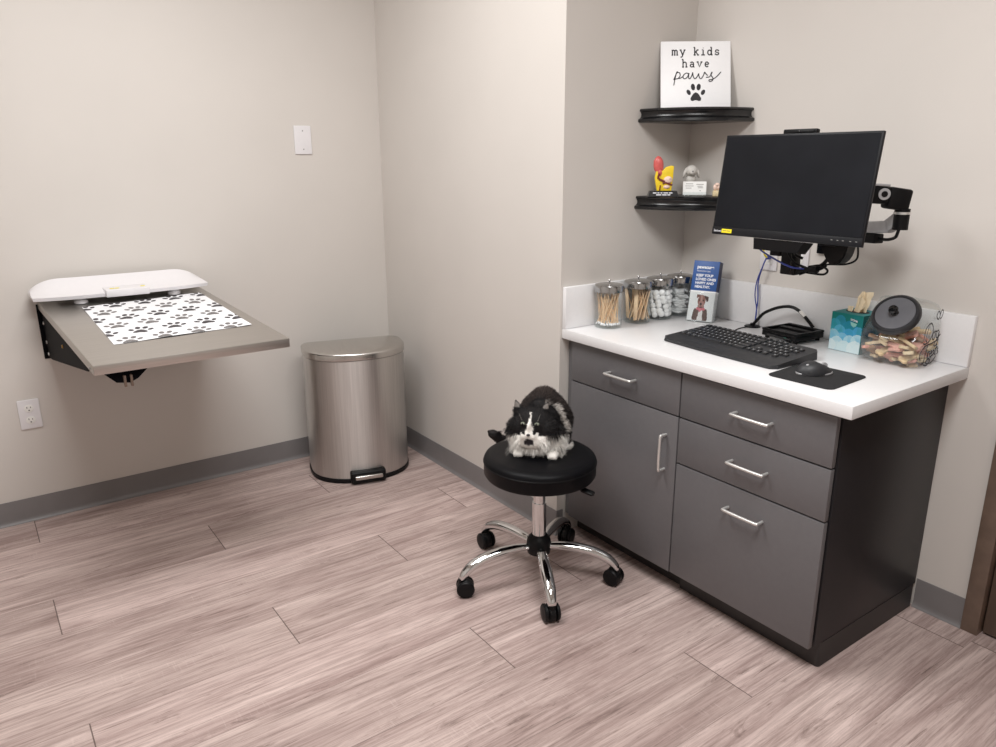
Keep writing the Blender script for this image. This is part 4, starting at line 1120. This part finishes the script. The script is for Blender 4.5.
# white pet scale standing at the wall end of the table
ps = thing('pet_scale', 'white curved pet scale standing along the wall edge of exam table', 'scale', tp(.48, .09))
mb = MB(); vs, fs = [], []; nu, nw = 48, 12
def trough(u, s_):
    """s_ 0 front lip .. 1 back; outline rounds off at both ends towards the back"""
    t = abs(2*u-1)
    hmax = (1-max(0, (t-.60)/.40)**2.6)
    v = .150-.125*s_
    w = .040+(.012*s_+.040*s_*s_)*(.22+.78*hmax)*1.0+.006*(t**4)
    return v, w
for j in range(nw+1):
    for i in range(nu+1):
        u = i/nu; s_ = j/nw; v, w = trough(u, s_)
        sh_ = .018*(s_**2)*(abs(2*u-1)**3)
        vs.append(tp(-.050+1.045*u+(sh_ if u < .5 else -sh_), v, w))
nb = len(vs)
for j in range(nw+1):
    for i in range(nu+1):
        u = i/nu; s_ = j/nw; v, w = trough(u, s_); vs.append(tp(-.046+1.037*u, max(v-.002, .02), w-.014))
R_ = nu+1
for j in range(nw):
    for i in range(nu):
        fs.append((j*R_+i, j*R_+i+1, (j+1)*R_+i+1, (j+1)*R_+i)); fs.append((nb+(j+1)*R_+i, nb+(j+1)*R_+i+1, nb+j*R_+i+1, nb+j*R_+i))
for i in range(nu):
    fs.append((i, nb+i, nb+i+1, i+1)); fs.append((nw*R_+i, nw*R_+i+1, nb+nw*R_+i+1, nb+nw*R_+i))
for j in range(nw):
    fs.append((j*R_, (j+1)*R_, nb+(j+1)*R_, nb+j*R_)); fs.append((j*R_+nu, nb+j*R_+nu, nb+(j+1)*R_+nu, (j+1)*R_+nu))
mb._add(vs, fs, None, True); mb.build('weighing_tray', M['white'], ps)
mb = MB(); tbox(mb, .10, .86, .03, .09, .016, .034, .004); mb.build('underframe', M['lamdark'], ps)
for u in (.22, .785):
    mb = MB(); c = tp(u, .112); mb.lathe([(.026, .001), (.027, .004), (.027, .012), (.022, .018), (.022, .03)], 24, Matrix.Translation(c)); mb.build('foot', M['white'], ps)
mb = MB(); tbox(mb, .355, .615, .085, .165, .024, .054, .004); dsp = mb.build('display_unit', M['white'], ps)
for u in (.40, .43, .585):
    mb = MB(); c = tp(u, .135, .0542); mb.lathe([(.0095, 0), (.009, .0015), (0, .0018)], 16, Matrix.Translation(c)); mb.build('button', M['paleyellow'], dsp)

# ------------------------------------------------------------ step trash can
CANROT = math.radians(-15)
tc_ = thing('trash_can', 'stainless steel half-round step trash can in the room corner', 'trash can', (-1.018, 1.135, 0), (0, 0, CANROT))
def dshape(hw, fd, bd, n=28, pw=2.25):
    out = []
    for k in range(n+1):
        a = PI+PI*k/n; c, s_ = math.cos(a), math.sin(a)
        out.append((hw*math.copysign(abs(c)**(2/pw), c), fd*math.copysign(abs(s_)**(2/pw), s_)))
    for cx, a0 in ((hw-.05, 0), (-hw+.05, PI/2)):
        for k in range(7):
            a = a0+PI/2*k/6; out.append((cx+.05*math.cos(a), bd-.05+.05*math.sin(a)))
    return out
HWc, FDc, BDc, HC = .240, .205, .110, .640
mb = MB(); mb.prism(dshape(HWc+.004, FDc+.004, BDc+.002), .001, .024, None, .004); mb.build('base_ring', M['black'], tc_, world=False)
mb = MB(); mb.prism(dshape(HWc, FDc, BDc), .022, HC-.036, None, 0, True); mb.build('body', M['steelv'], tc_, world=False)
mb = MB(); mb.prism(dshape(HWc-.003, FDc-.003, BDc-.003), HC-.040, HC-.0335, None, 0, True); mb.build('collar', M['black'], tc_, world=False)
mb = MB(); vs, fs = [], []
ol = dshape(HWc+.003, FDc+.003, BDc+.003); n = len(ol)
rings = [(1, HC-.033), (1, HC-.008), (.992, HC-.003), (.97, HC), (.8, HC+.006), (.5, HC+.011), (.2, HC+.013)]
for k, z in rings:
    for x, y in ol: vs.append((x*k, (y+.04)*k-.04, z))
for i in range(len(rings)-1):
    for k in range(n): fs.append((i*n+k, i*n+(k+1) % n, (i+1)*n+(k+1) % n, (i+1)*n+k))
fs += [list(range(n))[::-1], list(range((len(rings)-1)*n, len(rings)*n))]
mb._add(vs, fs, None, True); mb.build('lid', M['steell'], tc_, world=False)
mb = MB(); mb.box((-.084, -FDc-.030, .006), (.084, -FDc+.04, .066), .010, None, 3); pf = mb.build('pedal_housing', M['black'], tc_, world=False)
mb = MB(); mb.box((-.066, -FDc-.044, .030), (.066, -FDc-.018, .050), .005, None, 3); mb.build('pedal', M['steell'], tc_, world=False)

# ------------------------------------------------------------ stool
SCX, SCY = -.948, -.225
st = thing('rolling_stool', 'round black vinyl rolling stool with chrome five-leg base, cat on top', 'stool', (SCX, SCY, 0))
ST = Matrix.Translation((SCX, SCY, 0))
SR = .199; SZ = .5
mb = MB(); mb.lathe([(0, .418), (SR-.02, .418), (SR-.006, .422), (SR, .432), (SR, .466), (SR+.001, .470), (SR-.001, .473), (SR+.001, .476), (SR, .482), (SR-.004, .490), (SR-.014, .4965), (SR-.035, .4995), (SR-.08, .5), (0, .5)], 72, ST); se = mb.build('seat', M['vinyl'], st)
mb = MB(); ring = [(SCX+(SR+.0005)*math.cos(2*PI*k/72), SCY+(SR+.0005)*math.sin(2*PI*k/72), .4735) for k in range(73)]
mb.tube(ring, .0022, 6); mb.build('piping', M['black'], se)
mb = MB(); mb.lathe([(.085, .405), (.085, .4175)], 28, ST); mb.lathe([(.035, .385), (.04, .405)], 24, ST); mb.build('seat_plate', M['blacksteel'], st)
mb = MB(); mb.lathe([(.0255, .16), (.0255, .31)], 28, ST); mb.lathe([(.0215, .31), (.0215, .40)], 28, ST); mb.build('column', M['chrome'], st)
mb = MB(); mb.lathe([(.030, .108), (.042, .112), (.0445, .125), (.0445, .155), (.041, .168), (.034, .176), (.0275, .184), (.026, .184)], 32, ST); mb.build('hub', M['black'], st)
mb = MB(); e0 = V((SCX+.03, SCY-.06, .404)); e1 = V((-.885, -.372, .398)); e2 = V((-.862, -.416, .388))
mb.tube([e0, e1], .005, 8); mb.tube([e1, e1.lerp(e2, .15), e2.lerp(e1, .1), e2], [.007, .014, .015, .010], 10, True, .6); mb.build('height_lever', M['black'], st)
BX, BY = -.9455, -.205
for deg in (95, 170, 242, 312, 26):
    a = math.radians(deg); dx, dy = math.cos(a), math.sin(a)
    def P(r, z):
        k = min(1, r/.2); return (SCX+(BX-SCX)*k+r*dx, SCY+(BY-SCY)*k+r*dy, z)
    pth = smoothpath([P(.036, .138), P(.085, .141), P(.15, .137), P(.215, .124), P(.264, .103), P(.290, .080), P(.297, .064)], 6)
    nn = len(pth); rad = [(.0138+.0082*math.sin(PI*min(1, i/nn*1.02)**.9)) if i < nn*.7 else .0192-.0045*(i-nn*.7)/(nn*.3) for i in range(nn)]
    mb = MB(); mb.tube(pth, rad, 14, True, .8); lg = mb.build('leg', M['chrome'], st)
    # caster
    ca = a+random.uniform(-.5, .5)+PI/2
    wx, wy = math.cos(ca), math.sin(ca); fx, fy = -wy, wx
    c0 = V(P(.298, .0325)); c = c0+V((fx, fy, 0))*.012
    ax = V((wx, wy, 0))
    mb = MB()
    mb.cyl(c0+V((0, 0, .028)), c0+V((0, 0, .042)), .008, seg=12)
    hood = MB()
    A4 = Matrix.Translation(c) @ ax.to_track_quat('Z', 'Y').to_matrix().to_4x4()
    hood.lathe([(0, -.014), (.026, -.014), (.031, -.009), (.031, .009), (.026, .014), (0, .014)], 26, A4)
    hood.cyl(c0+V((0, 0, .010)), c0+V((0, 0, .036)), .013, seg=14)
    cs = hood.build('caster', M['black'], st)
    for s_ in (-1, 1):
        w_ = MB(); w_.lathe([(0, s_*.0145), (.026, s_*.0145), (.032, s_*.0165), (.032, s_*.023), (.028, s_*.0275), (.012, s_*.030), (0, s_*.030)], 28, A4)
        w_.build('wheel', M['black'], cs)
    mb.build('caster_stem', M['chrome'], cs)

# ------------------------------------------------------------ cat
CO = V((-.905, -.180, SZ+.0005))
Rx, Fx = V((.66, -.75, 0)).normalized(), V((-.75, -.66, 0)).normalized()
CT = Matrix(((Rx.x, Fx.x, 0, CO.x), (Rx.y, Fx.y, 0, CO.y), (0, 0, 1, CO.z), (0, 0, 0, 1)))
# local: x = picture right, y = towards the viewer (cat's forward), z = up  (left-handed frame: build in world directly)
def cw(p): return CT @ V(p)
HC_ = V((-.016, .074, .115))
body = MB()
def blob(c, r, R4=None):
    b = bmesh.new(); bmesh.ops.create_icosphere(b, subdivisions=3, radius=1)
    T4 = Matrix.Translation(c) @ (R4 or Matrix.Identity(4)) @ Matrix.Diagonal((*r, 1))
    body.merge(b, T4)
blob((.000, -.040, .098), (.090, .105, .096)); blob((.000, -.035, .138), (.060, .085, .070))
blob((.012, -.070, .080), (.088, .075, .082)); blob((.062, -.015, .058), (.038, .070, .060)); blob((-.066, -.03, .058), (.042, .070, .06))
blob((-.008, .040, .070), (.070, .062, .066)); blob((-.008, .062, .058), (.066, .052, .056)); blob((-.018, .05, .1), (.066, .05, .06))
blob(HC_, (.066, .054, .054)); blob(HC_+V((-.052, .014, -.016)), (.038, .032, .038)); blob(HC_+V((.050, .014, -.016)), (.038, .032, .038))
blob(HC_+V((-.008, .050, -.022)), (.026, .026, .020)); blob(HC_+V((-.020, .058, -.028)), (.016, .018, .014)); blob(HC_+V((.006, .058, -.028)), (.016, .018, .014)); blob(HC_+V((-.007, .048, -.044)), (.018, .020, .014))
blob(HC_+V((-.007, .047, .004)), (.012, .026, .022))
blob(HC_+V((0, .03, -.05)), (.058, .04, .035))
for s_, px in ((-1, -.062), (1, .058)):
    blob((px, .098, .015), (.020, .030, .0155)); blob((px, .060, .035), (.026, .04, .036))
    for k in (-1, 0, 1): blob((px+k*.010, .120, .0115), (.007, .010, .010))
blob((.094, -.004, .014), (.015, .030, .0135)); blob((-.100, -.004, .014), (.015, .030, .0135))
# ears: flattened cones
def ear(cx, cz, tilt):
    b = bmesh.new()
    bmesh.ops.create_cone(b, cap_ends=True, segments=16, radius1=.025, radius2=.002, depth=.056)
    T4 = Matrix.Translation((cx, .066, cz)) @ Matrix.Rotation(tilt, 4, 'Y') @ Matrix.Rotation(.2, 4, 'X') @ Matrix.Diagonal((1, .5, 1, 1))
    body.merge(b, T4)
ear(HC_.x-.060, HC_.z+.054, -.38); ear(HC_.x+.040, HC_.z+.054, .38)
# tail curling off the back edge
tl = smoothpath([(.0, -.115, .05), (-.03, -.158, .022), (-.075, -.182, -.022), (-.130, -.178, -.052), (-.180, -.145, -.044), (-.205, -.108, -.010)], 9)
bt_ = [(p, .029-.003*i/len(tl)) for i, p in enumerate(tl)]
for p, r in bt_: blob(p, (r*.8, r*.8, r*.62))
bm0 = body.bm
me0 = bpy.data.meshes.new('tmp'); bm0.to_mesh(me0); bm0.free()
tmp = bpy.data.objects.new('tmp', me0); COL.objects.link(tmp)
rm = tmp.modifiers.new('r', 'REMESH'); rm.mode = 'VOXEL'; rm.voxel_size = .0042
sm = tmp.modifiers.new('s', 'SMOOTH'); sm.factor = .5; sm.iterations = 4
dgp = bpy.context.evaluated_depsgraph_get(); dgp.update()
cme = bpy.data.meshes.new_from_object(tmp.evaluated_get(dgp)); bpy.data.objects.remove(tmp); bpy.data.meshes.remove(me0)
cme.name = 'cat'
def nz(p, s): return mnoise.noise(V(p)*s)
BLK, WHT, GRY, BRN = (24, 22, 23), (240, 236, 230), (140, 132, 126), (62, 52, 48)
def catcol(p, nrm=None):
    x, y, z = p; h = p-HC_
    jit = .004*nz(p, 60)
    if y > .020 and z > .035+jit and abs(h.x) < .1 and (y > .045 or z > .085):
        hx = h.x+.004
        # head zone
        if h.z > .052 and nrm is not None and nrm.y > .45 and abs(abs(h.x+.010)-.054) < .012 and h.z < .070: return (120, 114, 110)
        if y > .10 and (hx/.017)**2+((h.z+.047)/.012)**2 < 1: return (40, 36, 40)
        bw = .0026 if h.z > .030 else (.0035+.0085*min(1, max(0, (.030-h.z)/.042)))
        if y > .09 and h.z < .046 and abs(hx+jit) < bw: return WHT
        # dark smudge under the nose, to one side
        if y > .10 and ((hx+.000)/.018)**2+((h.z+.048)/.014)**2 < 1: return (40, 36, 40)
        if y > .10 and h.z < -.018+jit and abs(hx) < .030: return WHT
        lim = -.030-.10*max(0, abs(hx)-.045)+jit*2
        if h.z < lim: return WHT
        return BLK
    if z < .030 and (y > .03): return WHT
    if x < .062 and y > .045 and z < .09+jit*3: return WHT
    if x > .060 and .02 < y < .065 and z < .060+jit*4: return WHT
    if x > .030 and abs(y-.012-jit*3) < .013 and .07 < z < .165: return (190, 184, 178)
    if abs(x) > .085 and z < .022 and y > -.03: return WHT
    k = .5+.5*nz(p, 30)
    top = min(1, max(0, (z-.06)/.12))
    return tuple(a+(b-a)*(.25+.6*top)*(.6+.5*k) for a, b in zip(BLK, BRN))
cme.calc_loop_triangles()
ca = cme.color_attributes.new('Col', 'FLOAT_COLOR', 'POINT')
for v in cme.vertices: ca.data[v.index].color = (*lin(catcol(v.co, v.normal)), 1)
# fur strands grown from the skin
rf = random.Random(5)
tris = [(t.vertices[:], t.area) for t in cme.loop_triangles]
tot = sum(a for _, a in tris)
fv, ff, fc = [], [], []
NS = 26000
vco = [v.co.copy() for v in cme.vertices]; vno = [v.normal.copy() for v in cme.vertices]
eyes = [HC_+V((-.0290, .0450, .010)), HC_+V((.0195, .0470, .012))]
nosep = HC_+V((-.005, .0765, -.019))
acc = 0
for (ia, ib, ic), ar in tris:
    acc += ar/tot*NS
    while acc > 1:
        acc -= 1
        u_, v_ = rf.random(), rf.random()
        if u_+v_ > 1: u_, v_ = 1-u_, 1-v_
        p = vco[ia]*(1-u_-v_)+vco[ib]*u_+vco[ic]*v_; nrm = (vno[ia]*(1-u_-v_)+vno[ib]*u_+vno[ic]*v_).normalized()
        h = p-HC_
        if -.004 < p.z < .004 and p.y > -.12: continue
        if min((p-e).length for e in eyes) < .011 or (p-nosep).length < .008: continue
        col = catcol(p+V((rf.uniform(-1, 1), rf.uniform(-1, 1), rf.uniform(-1, 1)))*.003, nrm)
        face = (p.y > .085 and h.z > -.045 and abs(h.x) < .05) or (p.y > .105 and h.z > -.072 and abs(h.x) < .034)
        if face:
            Ln = .005; flow = V((h.x*4, -.3, h.z*5+.15))
        elif h.z > .050 and (p-HC_).length < .13 and p.y > .03:
            Ln = .004; flow = V((h.x*4, -.2, 1))
        elif p.y > .03 and p.z < .10:
            Ln = rf.uniform(.016, .034); flow = V((h.x*6, .35, -1.0))
        elif (p-HC_).length < .085:
            Ln = rf.uniform(.006, .013); flow = V((h.x*8, -.6, .15))
        else:
            Ln = rf.uniform(.009, .018); flow = V((p.x*3, -1.0, -.45))
        if p.z < .03 and p.y > .09: Ln = .004
        if p.y < -.08 and p.x < -.05: Ln = rf.uniform(.004, .007)
        flow = flow.normalized()
        dr_ = (nrm*.55+(flow-nrm*flow.dot(nrm))*.75+V((rf.uniform(-1, 1), rf.uniform(-1, 1), rf.uniform(-1, 1)))*.22).normalized()
        d2 = (dr_+V((0, 0, -.25))).normalized()
        p1 = p+dr_*Ln*.55; p2 = p1+d2*Ln*.45
        if p.y > -.12 or p.x > -.07:
            p2.z = max(p2.z, .001); p1.z = max(p1.z, .001)
        sd = dr_.cross(V((rf.uniform(-1, 1), rf.uniform(-1, 1), rf.uniform(-1, 1)))).normalized()*(.0007 if Ln > .006 else .0005)
        q = p-nrm*.001; b_ = len(fv)
        fv += [q-sd, q+sd, p1+sd*.8, p1-sd*.8, p2]
        ff += [(b_, b_+1, b_+2, b_+3), (b_+3, b_+2, b_+4)]
        kk = rf.uniform(.78, 1.18); cl = tuple(min(1, c*kk) for c in lin(col)); fc += [cl]*5
cme.transform(CT)
cme.flip_normals()
for pl in cme.polygons: pl.use_smooth = True
cme.materials.append(M['fur'])
cat = bpy.data.objects.new('cat', cme); COL.objects.link(cat); setorigin(cat, CO)
tag(cat, 'black and white long-haired cat crouching on the round stool', 'cat')
fm = bpy.data.meshes.new('fur'); fm.from_pydata([tuple(CT @ v-CO) for v in fv], [], ff)
fa = fm.color_attributes.new('Col', 'FLOAT_COLOR', 'POINT')
for i, c in enumerate(fc): fa.data[i].color = (*c, 1)
fm.materials.append(M['fur']); fo = bpy.data.objects.new('fur', fm); COL.objects.link(fo); fo.parent = cat
for e in eyes:
    mb = MB(); mb.ball(cw(e), (.0092, .0092, .0064)); eo = mb.build('eye', M['eye'], cat)
    mb = MB(); mb.ball(cw(e+V((-.0005, .0068, -.0005))), (.0040, .0036, .0054)); mb.build('pupil', M['pupil'], eo)
mb = MB(); mb.ball(cw(nosep), (.0068, .0062, .0046)); mb.build('nose', M['nose'], cat)
rw = random.Random(9)
for s_ in (-1, 1):
    for k in range(6):
        p0 = HC_+V((-.007+s_*.018, .062, -.026-.003*k))
        L_ = rw.uniform(.055, .08); d0 = V((s_*rw.uniform(.7, 1), rw.uniform(.1, .4), rw.uniform(-.5, .05)-.08*k)).normalized()
        pts_ = [p0+d0*L_*t+V((0, 0, -.020*t*t)) for t in (0, .25, .5, .75, 1)]
        mb = MB(); mb.tube([cw(p) for p in pts_], [.0006, .0006, .0005, .0004, .0002], 5); mb.build('whisker', M['whisk'], cat)
for s_, e in ((-1, eyes[0]), (1, eyes[1])):
    for k in range(1):
        mb = MB(); p0 = e+V((s_*.002, .004, .012)); mb.tube([cw(p0+V((s_*(.012+.01*k), .006, .028))*t) for t in (0, .5, 1)], [.0002, .0002, .0001], 5); mb.build('brow_whisker', M['whisk'], cat)

# ------------------------------------------------------------ light
def area(name, loc, sx, sy, power, col=(1, 1, .992), rot=(0, 0, 0)):
    l = bpy.data.lights.new(name, 'AREA'); l.shape = 'RECTANGLE'; l.size = sx; l.size_y = sy; l.energy = power; l.color = col
    o = bpy.data.objects.new(name, l); COL.objects.link(o); o.location = loc; o.rotation_euler = rot; return o
area('ceiling_panel_light', (-1.95, .05, ZC-.03), 1.2, .6, 36)
area('ceiling_panel_light', (-1.65, -1.65, ZC-.03), 1.2, .6, 44)
w = bpy.data.worlds.new('World'); SC.world = w; w.use_nodes = True
w.node_tree.nodes['Background'].inputs[0].default_value = (.8, .8, .8, 1); w.node_tree.nodes['Background'].inputs[1].default_value = .05

# ------------------------------------------------------------ camera
cam = bpy.data.cameras.new('Camera'); co = bpy.data.objects.new('Camera', cam); COL.objects.link(co)
CAMPOS = (-2.50090, -2.14016, 1.49786)
yaw, pitch, roll, fpx = 0.621532, -0.279406, -0.003781, 747.455
f = V((math.cos(pitch)*math.sin(yaw), math.cos(pitch)*math.cos(yaw), math.sin(pitch)))
r = V((math.cos(yaw), -math.sin(yaw), 0)); u_ = r.cross(f)
r2 = r*math.cos(roll)+u_*math.sin(roll); u2 = u_*math.cos(roll)-r*math.sin(roll)
co.matrix_world = Matrix(((r2.x, u2.x, -f.x, CAMPOS[0]), (r2.y, u2.y, -f.y, CAMPOS[1]), (r2.z, u2.z, -f.z, CAMPOS[2]), (0, 0, 0, 1)))
cam.sensor_width = 36; cam.lens = fpx*36/996; cam.clip_start = .01
SC.camera = co
SC.view_settings.view_transform = 'Standard'; SC.view_settings.look = 'None'
SC.view_settings.exposure = .16; SC.view_settings.gamma = 1.04
SC.cycles.max_bounces = 10; SC.cycles.transparent_max_bounces = 16; SC.cycles.caustics_reflective = False; SC.cycles.caustics_refractive = False
